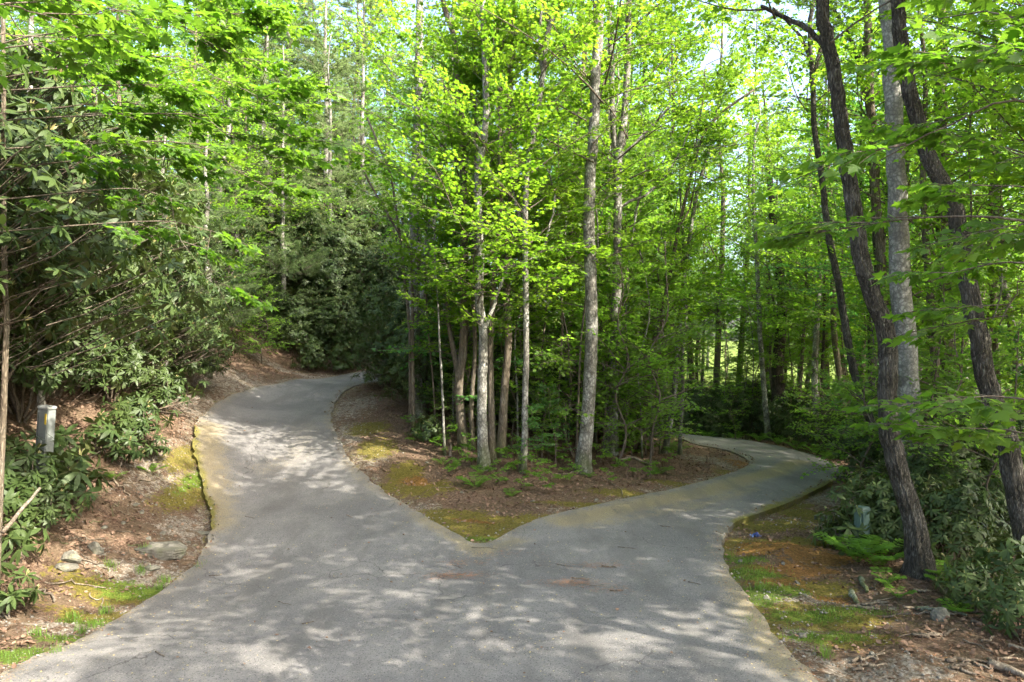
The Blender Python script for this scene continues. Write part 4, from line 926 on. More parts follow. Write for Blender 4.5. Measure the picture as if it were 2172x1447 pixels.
bough_tree('maple_tree', 'maple on the left bank whose lobed leaves hang in slanting tiers over the rhododendrons', b, [b, b + [.1, .1, 3], b + [.5, .3, 5.5], b + [.7, .4, 8.5]],
    [((250, -60, 9), (560, 60, 9.8), 12), ((290, 40, 8.8), (600, 170, 9.6), 16), ((320, 120, 8.8), (600, 230, 9.4), 14), ((340, 180, 9), (640, 300, 9.8), 13), ((350, 240, 9), (610, 350, 9.6), 13), ((360, 300, 9), (635, 440, 9.5), 13), ((300, 400, 9), (440, 590, 9.3), 6), ((380, 470, 9), (500, 690, 9.4), 5), ((150, -20, 9), (420, -40, 9.4), 8), ((200, 220, 9.2), (440, 250, 10), 8), ((300, 60, 9), (470, 90, 10), 8), ((260, 330, 9), (420, 400, 9.6), 7)],
    1.2, 'leaf_near', 72, i0=7, dens=.62)
b = np.array([-4.9, 4.8, g1(-4.9, 4.8)])
bough_tree('maple_tree', 'nearest maple at the top left corner with a few large sunlit leaves', b, [b, b + [0, .1, 3], b + [.2, 0, 5], b + [.2, .1, 7]],
    [((-40, 20, 5), (170, 60, 5.2), 3), ((-40, 80, 5), (90, 110, 5.2), 2), ((-30, -20, 5), (300, 40, 5.6), 3)], 1.0, 'leaf_near', 73)
for o in poleP + tallP + shadeP + sapP + pineP + rhP: remove_tree(o)

# ------------------------------------------------------------------ ferns
def fern(seed, nf=9, L=.5):
    rng = np.random.default_rng(seed); root = empty('fern', (0, 0, 0)); g = Geo()
    for i in range(nf):
        a = i / nf * 6.28 + rng.normal(0, .2); l = L * rng.uniform(.7, 1.15); e = rng.uniform(.7, 1.15)
        t = np.linspace(0, 1, 18); x = l * (np.sin(t * 1.3) / 1.3) * (.5 + .5 / e * .8); z = l * e * 1.25 * (t - .62 * t * t)
        c = np.stack([np.cos(a) * x, np.sin(a) * x, z], 1)
        tube(g, c[::3], np.linspace(.003, .001, 6), 3, 0, 0, rng, False)
        dv = norm(np.gradient(c, axis=0)); sdv_ = np.array([-math.sin(a), math.cos(a), 0])
        wd = .24 * l * np.sin(np.pi * np.clip(t * .88 + .1, 0, 1)) ** .8
        for s_ in (-1, 1):
            U = dv[2:] * .45 + s_ * sdv_ + [0, 0, -.1]
            V, T = leaves_geo(c[2:], U, np.broadcast_to([0, 0, 1.], U.shape) + rng.normal(0, .12, U.shape), wd[2:] + 1e-4, OVAL, None, .42)
            g.add(V, T, None, 0, rng.random())
    link('frond_crown', g.mesh('frond_crown', [M['fern']]), root); return root
frP = [fern(1), fern(2, 7, .42), fern(3, 11, .6)]
for i, (px, py, k, s_, lab) in enumerate([(1820, 1190, 2, 1.4, 'bright green fern left of the foot of the big leaning trunk'), (1790, 1165, 0, 1.3, 'fern at the mossy edge left of the other trunk-side ferns'), (1860, 1200, 2, 1.2, 'fern right against the foot of the big leaning trunk'),
   (1880, 1235, 1, .9, 'small fern above the tangled roots at the right'), (1985, 1225, 0, 1.0, 'dark fern right of the foot of the big leaning trunk'), (2010, 1245, 1, 1., 'fern between the leaning trunk and the fallen branch'), (2030, 1310, 1, .8, 'low fern by the fallen branches at the lower right'), (1905, 1260, 1, .7, 'smallest fern among the roots at the right'),
   (940, 985, 1, .9, 'pale fern on the sunlit slope left of the pale crooked tree'), (1010, 1035, 0, 1.1, 'largest fern on the island slope below the pale crooked tree'), (1020, 1010, 1, .9, 'fern just below the foot of the pale crooked tree'), (915, 935, 1, .8, 'small fern near the rhododendron at the island top'), (1400, 1000, 0, .9, 'fern in the litter on the right part of the island'), (1370, 985, 1, .8, 'fern behind the fallen branch on the island'),
   (1440, 958, 0, 1.2, 'tall fern tuft beside the thin pole at the inner bend'), (1425, 950, 2, 1.0, 'fern behind the thin pole at the inner bend'), (1085, 1045, 1, .8, 'low fern in the middle of the island litter'), (1250, 1010, 1, .6, 'small fern under the thick smooth trunk'), (320, 1000, 1, .9, 'fern patch at the gravel edge on the left bank'), (240, 1010, 1, .8, 'small fern on the left bank slope')]):
    q = ray(px, py); put(frP[k], q[0], q[1], i, s_, 'fern', lab, 'fern', 'ferns on the verges', .02)
for px, d in [(1500, 35.5), (1560, 34.5), (1610, 33), (1650, 31.5), (1690, 29.5), (1730, 28), (1760, 26.5)]:
    put(frP[2], (px - CX) / FPX * d, d, px, 1.3, 'fern', 'fern in the green fringe along the outer edge of the far right bend', 'fern', 'ferns fringing the far right bend', .02)
for o in frP: remove_tree(o)

# ------------------------------------------------------------------ small seedlings on the litter
sd_rng = np.random.default_rng(9)
def seedling(seed):
    rng = np.random.default_rng(seed); cr = Crown(MAPLE_LO); root = empty('seedling', (0, 0, 0)); g = Geo()
    T = refine(np.array([[0, 0, -.03], [.02, 0, .2], [0, .03, .45]]), 6); tube(g, T, np.linspace(.005, .002, 6), 4, 0, 0, rng)
    for k in range(5): cr.spray(SPS[k], frame(k * 1.3, R(10)), T[2 + k % 4], .18, .6, rng, .8)
    link('stem', g.mesh('stem', [M['twig']]), root); link('foliage', cr.geo(rng, .002).mesh('foliage', [M['fern'], M['twig']]), root); return root
sP = seedling(3)
for i, (px, py, s_) in enumerate([(1150, 1040, 1), (1170, 1020, 1), (1060, 1030, 1), (975, 1000, 1), (1130, 1010, .9), (1200, 1000, .9), (1290, 1030, .8), (1330, 1005, 1), (1380, 1020, 1), (960, 1010, .8), (1100, 1005, 1.1), (1350, 960, 1.2), (1300, 990, 1), (930, 960, .9), (1110, 1035, .8), (1045, 1010, .8), (1420, 985, .8), (880, 940, .8), (1000, 985, 1.1), (1075, 1000, 1.2), (1140, 995, 1.2), (1190, 985, 1.2), (1215, 1020, .9), (1265, 990, 1.3), (1320, 965, 1.4), (1365, 960, 1.4), (1405, 965, 1.3), (915, 925, 1.2), (950, 950, 1.3), (985, 965, 1.2), (1085, 975, 1.3), (1160, 970, 1.4), (870, 915, 1.)]):
    q = ray(px, py); put(sP, q[0], q[1], i, s_ * .9, 'seedling', 'tiny green seedling poking out of the brown litter of the island', 'plant', 'tiny seedlings in the island litter', .0)
remove_tree(sP)

# ------------------------------------------------------------------ fallen wood
def stick(name, label, a, b, r, mat='dead', seed=0, d=None, lift=.02, group=None, kink=.04, branchy=0, cat='branch'):
    rng = np.random.default_rng(seed + 900)
    def w(p):
        if len(p) == 3: return P(*p)
        q = ray(*p); return np.array([q[0], q[1], g1(*q) + lift + r])
    A, B = w(a), w(b); L = np.linalg.norm(B - A); n = 9; t = np.linspace(0, 1, n)[:, None]
    pts = A * (1 - t) + B * t + rng.normal(0, kink * L, (n, 3)) * np.sin(t * 3.14) * [1, 1, .25]
    if len(a) == 2 and len(b) == 2:
        sdq = road_sd(pts[:, 0], pts[:, 1]); rz = gz0(pts[:, 0], pts[:, 1]) + .03
        pts[:, 2] = np.where(sdq < 0, np.maximum(rz, gz(pts[:, 0], pts[:, 1])), gz(pts[:, 0], pts[:, 1])) + r * .8 + lift * .5
    pts = refine(pts, 16); o = pts[0].copy(); g = Geo()
    tube(g, pts - o, np.linspace(r, r * .6, 16), 8, 0, .12, rng)
    for k in range(branchy):
        i = rng.integers(4, 13); dv = norm(pts[i] - pts[i - 1]) + rng.normal(0, .6, 3) * [1, 1, .3]; l = L * rng.uniform(.15, .35)
        tube(g, np.array([pts[i] - o, pts[i] - o + dv * l * .5, pts[i] - o + dv * l + [0, 0, .03]]), [r * .5, r * .4, r * .2], 5, 0, .1, rng)
    ob = link(name, g.mesh(name, [M[mat]], True), None, tuple(o)); tag(ob, label, cat, group); return ob
stick('fallen_pole', 'grey broken pole slanting up through the rhododendron at the left edge', (5, 1130, 9.3), (85, 1035, 10.0), .028, 'twig', 1, kink=.008)
stick('fallen_branch', 'pale branch lying in the litter right of the thick smooth trunk', (1305, 978), (1380, 985), .045, 'dead', 2)
stick('fallen_branch', 'pale broken log end at the bottom right corner', (2100, 1418), (2185, 1446), .05, 'dead', 3)
stick('fallen_branch', 'long dark fallen branch behind the ferns at the lower right', (2000, 1255), (2190, 1215), .05, 'brown', 4, branchy=4, lift=.12)
stick('fallen_branch', 'short pale stick near the right edge above the corner log', (2140, 1380), (2175, 1390), .03, 'dead', 5)
stick('fallen_branch', 'weathered grey curved branch beside the moss-topped rock', (1945, 1285), (2050, 1320), .03, 'grey', 6, kink=.08)
stick('fallen_branch', 'grey stub of root left of the big trunk foot', (1805, 1245), (1820, 1265), .04, 'grey', 7)
stick('fallen_branch', 'dark root stub next to the grey one left of the big trunk foot', (1825, 1225), (1838, 1250), .04, 'grey', 8)
stick('fallen_branch', 'thin branch crossing the litter in front of the thick smooth trunk', (1175, 1005), (1240, 1000), .016, 'dead', 9, kink=.06)
stick('fallen_branch', 'thin twiggy branch sprawling right of the thick smooth trunk', (1275, 1010), (1320, 1050), .015, 'dead', 10, branchy=3)
stick('fallen_branch', 'twiggy bare branch reaching over the left lane edge from the rhododendrons', (262, 888, 16.0), (400, 850, 16.5), .014, 'dead', 11, branchy=5)
stick('fallen_branch', 'fine bare branch drooping onto the left shoulder', (330, 870, 15.6), (425, 885, 15.8), .008, 'twig', 12, branchy=4)
stick('fallen_branch', 'tangled root on the left verge above the mossy grass', (75, 1250), (115, 1275), .02, 'twig', 13, kink=.15)
stick('fallen_branch', 'grey bent stick on the left bank by the gravel shoulder', (240, 1010), (275, 1055), .022, 'dead', 14, kink=.1)
stick('fallen_branch', 'pale forked stick on the left bank above the bent one', (260, 1020), (320, 1018), .02, 'dead', 15, branchy=1)
stick('fallen_branch', 'long thin branch across the left verge below the grey rocks', (60, 1225), (225, 1245), .012, 'dead', 16, kink=.06)
stick('fallen_branch', 'dark stick lying on the left bank by the flat slab', (165, 1190), (230, 1195), .016, 'twig', 17)
rr = np.random.default_rng(31)
for i in range(28):
    px = rr.uniform(1800, 2130); py = rr.uniform(1240, 1430); a = rr.normal(0, .4); l = rr.uniform(30, 110)
    stick('fallen_twig', 'bare twig in the tangle of brush at the lower right', (px, py), (px + l * math.cos(a), py + l * .45 * math.sin(a)), rr.uniform(.006, .024), rr.choice(['dead', 'twig', 'dead']), 40 + i, group='twigs tangled at the lower right', kink=.09, branchy=int(rr.integers(0, 3)), cat='twig')
for i in range(20):
    px = rr.uniform(40, 330); py = rr.uniform(1040, 1270); a = rr.normal(0, .6); l = rr.uniform(20, 70)
    stick('fallen_twig', 'bare twig lying in the litter of the left bank', (px, py), (px + l * math.cos(a), py + l * .5 * math.sin(a)), rr.uniform(.004, .011), rr.choice(['dead', 'twig', 'brown']), 60 + i, group='twigs on the left bank', kink=.1, cat='twig')
for i in range(16):
    px = rr.uniform(900, 1480); py = rr.uniform(1000, 1060) - abs(px - 1150) * .05; a = rr.normal(0, .8); l = rr.uniform(15, 50)
    if road_sd(*[np.array([v]) for v in ray(px, py)])[0] < .3: continue
    stick('fallen_twig', 'bare twig lying in the brown litter of the island', (px, py), (px + l * math.cos(a), py + l * .4 * math.sin(a)), rr.uniform(.004, .01), rr.choice(['dead', 'twig', 'brown']), 80 + i, group='twigs in the island litter', kink=.08, cat='twig')
for i, (px, py, l, a, r) in enumerate([(520, 1100, 20, .2, .005), (640, 1330, 26, -.2, .006), (1400, 1120, 22, .1, .005), (1460, 1240, 26, .2, .006), (880, 1320, 18, .1, .005), (1276, 1207, 32, .1, .011), (1212, 1232, 38, .08, .008), (1294, 1258, 28, .0, .009), (1180, 1202, 26, .2, .005), (443, 1226, 24, 0, .006), (1310, 1165, 40, .1, .005), (1250, 1250, 30, -.1, .005), (590, 1282, 28, .3, .005), (960, 1203, 22, .4, .006), (1000, 1166, 55, .05, .005), (330, 1390, 18, .6, .01), (735, 1097, 12, .5, .008)]):
    stick('fallen_twig', 'small stick lying on the bare asphalt at the junction', (px, py), (px + l, py + l * a), r, ['dead', 'twig'][i % 2] if r > .0075 else 'twig', 120 + i, group='sticks on the asphalt', kink=.04, cat='twig', lift=0)
# broken stumps
for px, py, h_, lab in [(955, 962, .28, 'short splintered stump on the island slope beside the thin sapling'), (1500, 985, .2, 'rotten knee-high stub right end of the island')]:
    q = ray(px, py); g = Geo(); rng = np.random.default_rng(px)
    T = np.array([[0, 0, -.05], [.01, 0, h_ * .5], [.02, .01, h_]]); tube(g, refine(T, 6), np.linspace(.05, .03, 6), 9, 0, .2, rng)
    for k in range(4):
        a = k * 1.6; tube(g, np.array([[math.cos(a) * .02, math.sin(a) * .02, h_ * .9], [math.cos(a) * .026, math.sin(a) * .026, h_ * (1.15 + .1 * k)]]), [.014, .002], 4, 0, 0, rng)
    tag(link('tree_stump', g.mesh('tree_stump', [M['dead']], True), None, (q[0], q[1], g1(*q))), lab, 'stump')

# ------------------------------------------------------------------ rocks
def rock(label, px, py, sx, sy, sz, seed, flat=False, mat='rock', rz=0, group=None):
    rng = np.random.default_rng(seed); import bmesh
    bm = bmesh.new(); bmesh.ops.create_icosphere(bm, subdivisions=4, radius=1)
    ph = rng.random(9) * 6
    pl = [norm(rng.normal(0, 1, 3) * ([1, 1, .5] if not flat else [1, 1, .3])) for _ in range(11)]; dd = rng.uniform(.5, .85, 11)
    for v in bm.verts:
        c = np.array(v.co)
        for p_, d_ in zip(pl, dd):
            k = c @ p_ - d_
            if k > 0: c = c - p_ * k * .92
        if flat: c[2] = np.clip(c[2], -.6, .42 + .05 * math.sin(c[0] * 5 + ph[0]) + (.12 if math.sin(c[0] * 2.2 + c[1] * 3 + ph[1]) > .2 else 0))
        c = c * (1 + .05 * math.sin(c[0] * 9 + ph[2]) * math.sin(c[1] * 8 + ph[3]) + .025 * math.sin(c[2] * 23 + c[0] * 15))
        v.co = Vector(c * [sx, sy, sz])
    me = bpy.data.meshes.new('rock'); bm.to_mesh(me); bm.free(); me.materials.append(M[mat])
    q = ray(px, py); o = link('rock', me, None, (q[0], q[1], g1(*q) + sz * .12), rz)
    tag(o, label, 'rock', group); return o
rock('long flat grey stone slab beside the left lane', 335, 1162, .62, .34, .17, 1, True, rz=.25)
rock('small pointed grey stone above left of the flat slab', 202, 1168, .14, .12, .13, 2)
rock('bluish grey stone half buried at the foot of the left bank', 150, 1185, .2, .14, .12, 3, rz=.4)
rock('low grey stone touching the bluish one on the left bank', 140, 1208, .18, .12, .07, 4)
rock('flat stone just below right of the long slab', 372, 1172, .2, .12, .06, 5, True)
rock('moss-topped pale rock among the brush at the lower right', 1997, 1322, .15, .12, .13, 6)
rock('mossy hump of stone at the gravel patch left of the green utility post', 1752, 1103, .32, .2, .13, 7, True)
rock('flat buried stone low on the left verge, beneath the slab', 320, 1198, .18, .1, .05, 8, True)
rock('square pale stone at the inner edge of the left lane kerb', 430, 1120, .16, .1, .05, 9, True)
rs = np.random.default_rng(55)
for i, (px, py) in enumerate([(290, 1070), (300, 1085), (220, 1115), (262, 1105), (330, 1068), (215, 1200), (345, 1128), (360, 1110), (316, 1140), (438, 1122), (400, 1140), (340, 1165)]):
    rock('fist-sized pale stone scattered on the left gravel shoulder', px, py, rs.uniform(.04, .08), rs.uniform(.04, .06), rs.uniform(.03, .05), 60 + i, group='fist-sized stones on the left shoulder')
for i, (px, py) in enumerate([(1570, 1182), (1690, 1227), (1625, 1265), (1700, 1345), (1660, 1190), (1850, 1390), (1560, 1290)]):
    rock('fist-sized stone in the moss of the right verge', px, py, rs.uniform(.04, .08), rs.uniform(.04, .06), rs.uniform(.02, .04), 80 + i, group='fist-sized stones in the right moss')
for i, (px, py) in enumerate([(1055, 1080), (1130, 1058), (1265, 1058), (1052, 1078), (770, 850), (980, 1050), (905, 985)]):
    rock('small stone at the edge of the island', px, py, rs.uniform(.04, .07), rs.uniform(.04, .06), rs.uniform(.02, .04), 95 + i, group='small stones at the island edge')

# ------------------------------------------------------------------ utility boxes and litter can
import bmesh
def bevelbox(sx, sy, sz, cx=0, cy_=0, cz=0, bev=.01, taper=1.0):
    bm = bmesh.new(); bmesh.ops.create_cube(bm, size=1)
    for v in bm.verts:
        k = taper if v.co.z > 0 else 1
        v.co = Vector((v.co.x * sx * k, v.co.y * sy * k, v.co.z * sz))
    bmesh.ops.bevel(bm, geom=bm.edges[:], offset=bev, segments=2, affect='EDGES')
    for v in bm.verts: v.co += Vector((cx, cy_, cz))
    me = bpy.data.meshes.new('m'); bm.to_mesh(me); bm.free(); return me
def part(name, me, mat, parent, rot=None):
    me.name = name; me.materials.append(mat); o = link(name, me, parent); return o
M['boxwhite'] = plain('weathered_white_paint', (.19, .205, .19), .6, .2, .6); M['yellow'] = plain('yellow_tape', (.65, .45, .02), .5, .4, .2)
M['boxgreen'] = plain('dull_green_plastic', (.10, .16, .13), .45, .4, .4); M['metalcap'] = plain('dull_metal_cap', (.35, .36, .34), .4, .5, .4)
M['blue'] = plain('blue_foil', (.01, .025, .13), .3, .6, .2); M['bluelite'] = plain('pale_foil', (.10, .16, .28), .3, .6, .2); M['darkline'] = plain('dark_gap', (.03, .03, .03), .8, .1, 0)
q = P(90, 950, 12.3); zb = g1(q[0], q[1]); root = empty('utility_box', (q[0], q[1], zb), -.35); root.rotation_euler = (0, R(5), -.35)
tag(root, 'white-green metal utility marker box with a yellow strip, standing among the left rhododendrons', 'utility box')
hgt = (H - (868 - CY) / FPX * 12.3) - zb + .02
part('body', bevelbox(.235, .16, hgt, 0, 0, hgt / 2, .012), M['boxwhite'], root)
part('lid', bevelbox(.25, .175, .05, 0, 0, hgt + .02, .012), M['metalcap'], root)
part('yellow_strip', bevelbox(.04, .006, .18, .088, -.084, hgt - .16, .002), M['yellow'], root)
part('latch', bevelbox(.03, .012, .05, .02, -.086, hgt * .55, .004), M['metalcap'], root)
part('door_seam', bevelbox(.006, .005, hgt * .9, -.075, -.082, hgt / 2, .001), M['darkline'], root)
q = P(1829, 1120, 12.2); zb = g1(q[0], q[1]); root = empty('utility_post', (q[0], q[1], zb), .3)
tag(root, 'squat dull green utility pedestal with a rounded cap, half hidden in the right rhododendrons', 'utility box')
hgt = (H - (1078 - CY) / FPX * 12.2) - zb
part('body', bevelbox(.2, .2, hgt, 0, 0, hgt / 2, .03), M['boxgreen'], root)
part('cap', bevelbox(.225, .225, .06, 0, 0, hgt, .028, .92), M['boxgreen'], root)
# crushed foil packet
q = ray(1602, 1127); rng = np.random.default_rng(4); bm = bmesh.new(); bmesh.ops.create_grid(bm, x_segments=9, y_segments=5, size=.5)
for v in bm.verts: v.co = Vector((v.co.x * .19, v.co.y * .11, .035 + .02 * rng.normal() - abs(v.co.x) * .04))
r_ = bmesh.ops.extrude_face_region(bm, geom=bm.faces[:])
for v in [e for e in r_['geom'] if isinstance(e, bmesh.types.BMVert)]: v.co.z += .012
me = bpy.data.meshes.new('crushed_wrapper'); bm.to_mesh(me); bm.free(); me.materials.append(M['blue']); me.materials.append(M['bluelite'])
for i, p_ in enumerate(me.polygons): p_.material_index = 1 if i % 9 == 0 else 0
tag(link('crushed_wrapper', me, None, (q[0], q[1], g1(*q)), .3), 'crumpled shiny blue wrapper lying in the moss by the right lane', 'litter')

# ------------------------------------------------------------------ ground cover (stuff)
def scatter_pts(n, rng, x0=-13, x1=13, y0=6.5, y1=34, dens=None, power=1.0):
    X = rng.uniform(x0, x1, n); Y = y0 + (y1 - y0) * rng.random(n) ** power
    k = np.abs(X) < .72 * Y + .6; X, Y = X[k], Y[k]
    s_ = road_sd(X, Y); 
    return X, Y, s_
def surf(X, Y):
    s_ = road_sd(X, Y); return np.where(s_ < .01, gz0(X, Y) + .045, gz(X, Y, s_))
def surf_n(X, Y, e=.08):
    zx = (gz0(X + e, Y) - gz0(X - e, Y)) / (2 * e); zy = (gz0(X, Y + e) - gz0(X, Y - e)) / (2 * e)
    return norm(np.stack([-zx, -zy, np.ones_like(X)], 1))
rng = np.random.default_rng(77)
X, Y, s_ = scatter_pts(90000, rng, power=1.25)
clear = np.maximum.reduce([blobs(B, X, Y) for B in (B_moss, B_orange, B_green, B_gravel)])
clear = clear * sstep(.25, .6, fbm(X * 2.6, Y * 2.6) + clear * .25)
k = (s_ > -.16) & (rng.random(len(X)) > clear * .93) & (rng.random(len(X)) < sstep(-.15, .8, s_) * .8 + .2) & (fbm(X * 1.3, Y * 1.3) + rng.random(len(X)) * .35 > .42)
X, Y = X[k], Y[k]; n = len(X)
U = np.stack([rng.normal(0, 1, n), rng.normal(0, 1, n), rng.normal(0.1, .35, n)], 1); Nn = surf_n(X, Y) + rng.normal(0, .35, (n, 3))
CURL = np.array([(0, 0, .05), (.28, .2, .12), (.34, .6, .18), (0, 1.0, .0), (-.34, .6, .14), (-.28, .2, .1)])
V, T = leaves_geo(np.stack([X, Y, surf(X, Y) + rng.uniform(.005, .03, n)], 1), U, Nn, rng.uniform(.032, .078, n), CURL)
g = Geo(); g.add(V, T, None, 0, np.repeat(rng.random(n) ** 1.4, 6))
tag(link('leaf_litter', g.mesh('leaf_litter', [M['litter']])), kind='stuff')
# pine straw
X, Y, s_ = scatter_pts(60000, rng, power=1.3); k = (s_ > -.2) & (rng.random(len(X)) > blobs(B_green, X, Y)); X, Y = X[k], Y[k]; n = len(X)
a = rng.uniform(0, 6.28, n); dv = np.stack([np.cos(a), np.sin(a), rng.normal(0, .12, n)], 1); l = rng.uniform(.05, .13, n)[:, None]; o = np.stack([X, Y, surf(X, Y) + .015], 1)
sv_ = norm(np.cross(dv, [0, 0, 1])) * .0022
V = np.stack([o - sv_, o + sv_, o + dv * l], 1).reshape(-1, 3); g = Geo(); g.add(V, np.arange(len(V)).reshape(-1, 3), None, 0, np.repeat(rng.random(n), 3))
tag(link('pine_straw', g.mesh('pine_straw', [M['straw']])), kind='stuff')
# gravel
X, Y, s_ = scatter_pts(90000, rng, power=1.3); gv = np.maximum(blobs(B_gravel, X, Y), .35 * sstep(.8, .1, s_)); k = (s_ > -.12) & (rng.random(len(X)) < gv * .75); X, Y = X[k], Y[k]; n = len(X)
oct_ = np.array([(1, 0, 0), (-1, 0, 0), (0, 1, 0), (0, -1, 0), (0, 0, .7), (0, 0, -.7)]); OT = np.array([[0, 2, 4], [2, 1, 4], [1, 3, 4], [3, 0, 4], [2, 0, 5], [1, 2, 5], [3, 1, 5], [0, 3, 5]])
sz = .008 + .022 * rng.random(n) ** 3; c = np.stack([X, Y, surf(X, Y) + .003], 1)
a = rng.uniform(0, 6.28, n); ca, sa = np.cos(a), np.sin(a); st = rng.uniform(.6, 1.3, (n, 6, 1)) * oct_[None]
V = c[:, None] + sz[:, None, None] * np.stack([st[..., 0] * ca[:, None] - st[..., 1] * sa[:, None], st[..., 0] * sa[:, None] + st[..., 1] * ca[:, None], st[..., 2]], -1)
g = Geo(); g.add(V.reshape(-1, 3), (np.arange(n)[:, None, None] * 6 + OT[None]).reshape(-1, 3), None, 0, np.repeat(rng.random(n), 6))
tag(link('gravel', g.mesh('gravel', [M['pebble']])), kind='stuff')
# grass and moss tufts
def blades(X, Y, h0, h1, wd, lean, z=None):
    n = len(X); a = rng.uniform(0, 6.28, n); h = rng.uniform(h0, h1, n); o = np.stack([X, Y, (gz(X, Y) if z is None else z) - .005], 1)
    ln = np.stack([np.cos(a), np.sin(a), 0 * a], 1) * (rng.uniform(.1, 1, n) * lean * h)[:, None]; sd_ = np.stack([-np.sin(a), np.cos(a), 0 * a], 1) * wd
    mid = o + ln * .35 + np.array([0, 0, 1]) * (h * .6)[:, None]; tip = o + ln + np.array([0, 0, 1]) * h[:, None]
    V = np.stack([o - sd_, o + sd_, mid - sd_ * .7, mid + sd_ * .7, tip], 1).reshape(-1, 3); b_ = np.arange(n)[:, None, None] * 5
    return V, (b_ + np.array([[0, 1, 3], [0, 3, 2], [2, 3, 4]])[None]).reshape(-1, 3), np.repeat(rng.random(n), 5)
g = Geo()
X, Y, s_ = scatter_pts(260000, rng, x0=-8, x1=8, y1=20, power=1.4); gr = blobs(B_green, X, Y); k = (s_ > -.02) & (rng.random(len(X)) < gr * .8) & (fbm(X * 5, Y * 5) > .44); X, Y = X[k], Y[k]
V, T, r_ = blades(X, Y, .02, .07, .0022, .7); g.add(V, T, None, 0, r_)
for px, py in [(205, 1325), (175, 1335), (160, 1300), (225, 1290), (235, 1200), (300, 1205), (340, 1240), (120, 1385), (80, 1340), (310, 1165), (350, 1225), (420, 1205), (1545, 1170), (1610, 1245), (1590, 1320), (1750, 1385)]:
    q = ray(px, py); m = 90; V, T, r_ = blades(q[0] + rng.normal(0, .05, m), q[1] + rng.normal(0, .05, m), .05, .15, .0025, .9); g.add(V, T, None, 0, r_)
X, Y, s_ = scatter_pts(300000, rng, x0=-8, x1=10, y1=24, power=1.5); mo = blobs(B_moss, X, Y); k = (s_ > -.02) & (rng.random(len(X)) < mo) & (fbm(X * 3.5, Y * 3.5) > .42); X, Y = X[k][:70000], Y[k][:70000]
V, T, r_ = blades(X, Y, .008, .028, .004, 1.0); g.add(V, T, None, 1, r_)
X, Y, s_ = scatter_pts(120000, rng, x0=-4, x1=10, y1=24, power=1.5); mo = blobs(B_orange, X, Y); k = (s_ > -.02) & (rng.random(len(X)) < mo) & (fbm(X * 3.5, Y * 3.5) > .45); X, Y = X[k][:20000], Y[k][:20000]
V, T, r_ = blades(X, Y, .008, .028, .004, 1.0); g.add(V, T, None, 2, r_)
M['mosstuft'] = leaf_mat('moss_tuft', (.07, .07, .012), (.17, .14, .03), (.1, .1, .02), (.2, .18, .03), .2, .8); M['rusttuft'] = leaf_mat('rusty_moss_tuft', (.11, .05, .015), (.24, .12, .035), (.1, .06, .02), (.2, .12, .03), .2, .8)
tag(link('grass', g.mesh('grass', [M['grass'], M['mosstuft'], M['rusttuft']])), kind='stuff')
# catkins, bud scales and grit fallen on the asphalt
n = 15000; X = rng.uniform(-9, 11, n); Y = 6.5 + 25 * rng.random(n) ** 1.5; s_ = road_sd(X, Y)
k = (s_ < -.02) & (rng.random(n) < .22 + .78 * sstep(-1.0, -.05, s_) + .6 * (fbm(X * .9, Y * .9) > .52)); X, Y = X[k], Y[k]; n = len(X)
zr = np.maximum(gz0(X, Y) + .02 * sstep(0, .15, -s_[k]) + (fbm(X * .8, Y * .8) - .47) * .03, -9) + .012
U = np.stack([rng.normal(0, 1, n), rng.normal(0, 1, n), 0 * X], 1)
V, T = leaves_geo(np.stack([X, Y, zr], 1), U, np.tile([0, 0, 1.], (n, 1)) + rng.normal(0, .15, (n, 3)), rng.uniform(.010, .034, n), OVAL, None, .8)
g = Geo(); g.add(V, T, None, 0, np.repeat(rng.random(n), 6))
for px, py, m, rx in [(965, 1228, 260, .22), (1212, 1243, 260, .22), (1260, 1205, 160, .3), (980, 1200, 90, .2), (1290, 1258, 60, .2), (1060, 1180, 60, .3)]:
    q = ray(px, py); x_ = q[0] + rng.normal(0, rx, m); y_ = q[1] + rng.normal(0, .09, m); a = rng.normal(0, .5, m)
    dv = np.stack([np.cos(a), np.sin(a), 0 * a], 1); o = np.stack([x_, y_, gz0(x_, y_) + .045], 1); sv_ = np.cross(dv, [0, 0, 1]) * .003
    V = np.stack([o - sv_, o + sv_, o + dv * .07], 1).reshape(-1, 3); g.add(V, np.arange(len(V)).reshape(-1, 3), None, 1, np.repeat(rng.random(m), 3))
m = 1100; x_ = rng.uniform(-8, 9, m); y_ = 7 + 18 * rng.random(m) ** 1.4; sd_ = road_sd(x_, y_); k = (sd_ < -.03) & (rng.random(m) < .25 + .75 * sstep(-.9, -.05, sd_)); x_, y_ = x_[k], y_[k]; m = len(x_)
V, T = leaves_geo(np.stack([x_, y_, gz0(x_, y_) + .045], 1), np.stack([rng.normal(0, 1, m), rng.normal(0, 1, m), 0 * x_], 1), np.tile([0, 0, 1.], (m, 1)) + rng.normal(0, .25, (m, 3)), rng.uniform(.02, .055, m), CURL)
g.add(V, T, None, 2, np.repeat(rng.random(m), 6))
tag(link('fallen_debris', g.mesh('fallen_debris', [M['speck'], M['straw'], M['litter']])), kind='stuff')
print('objects', len(bpy.data.objects))

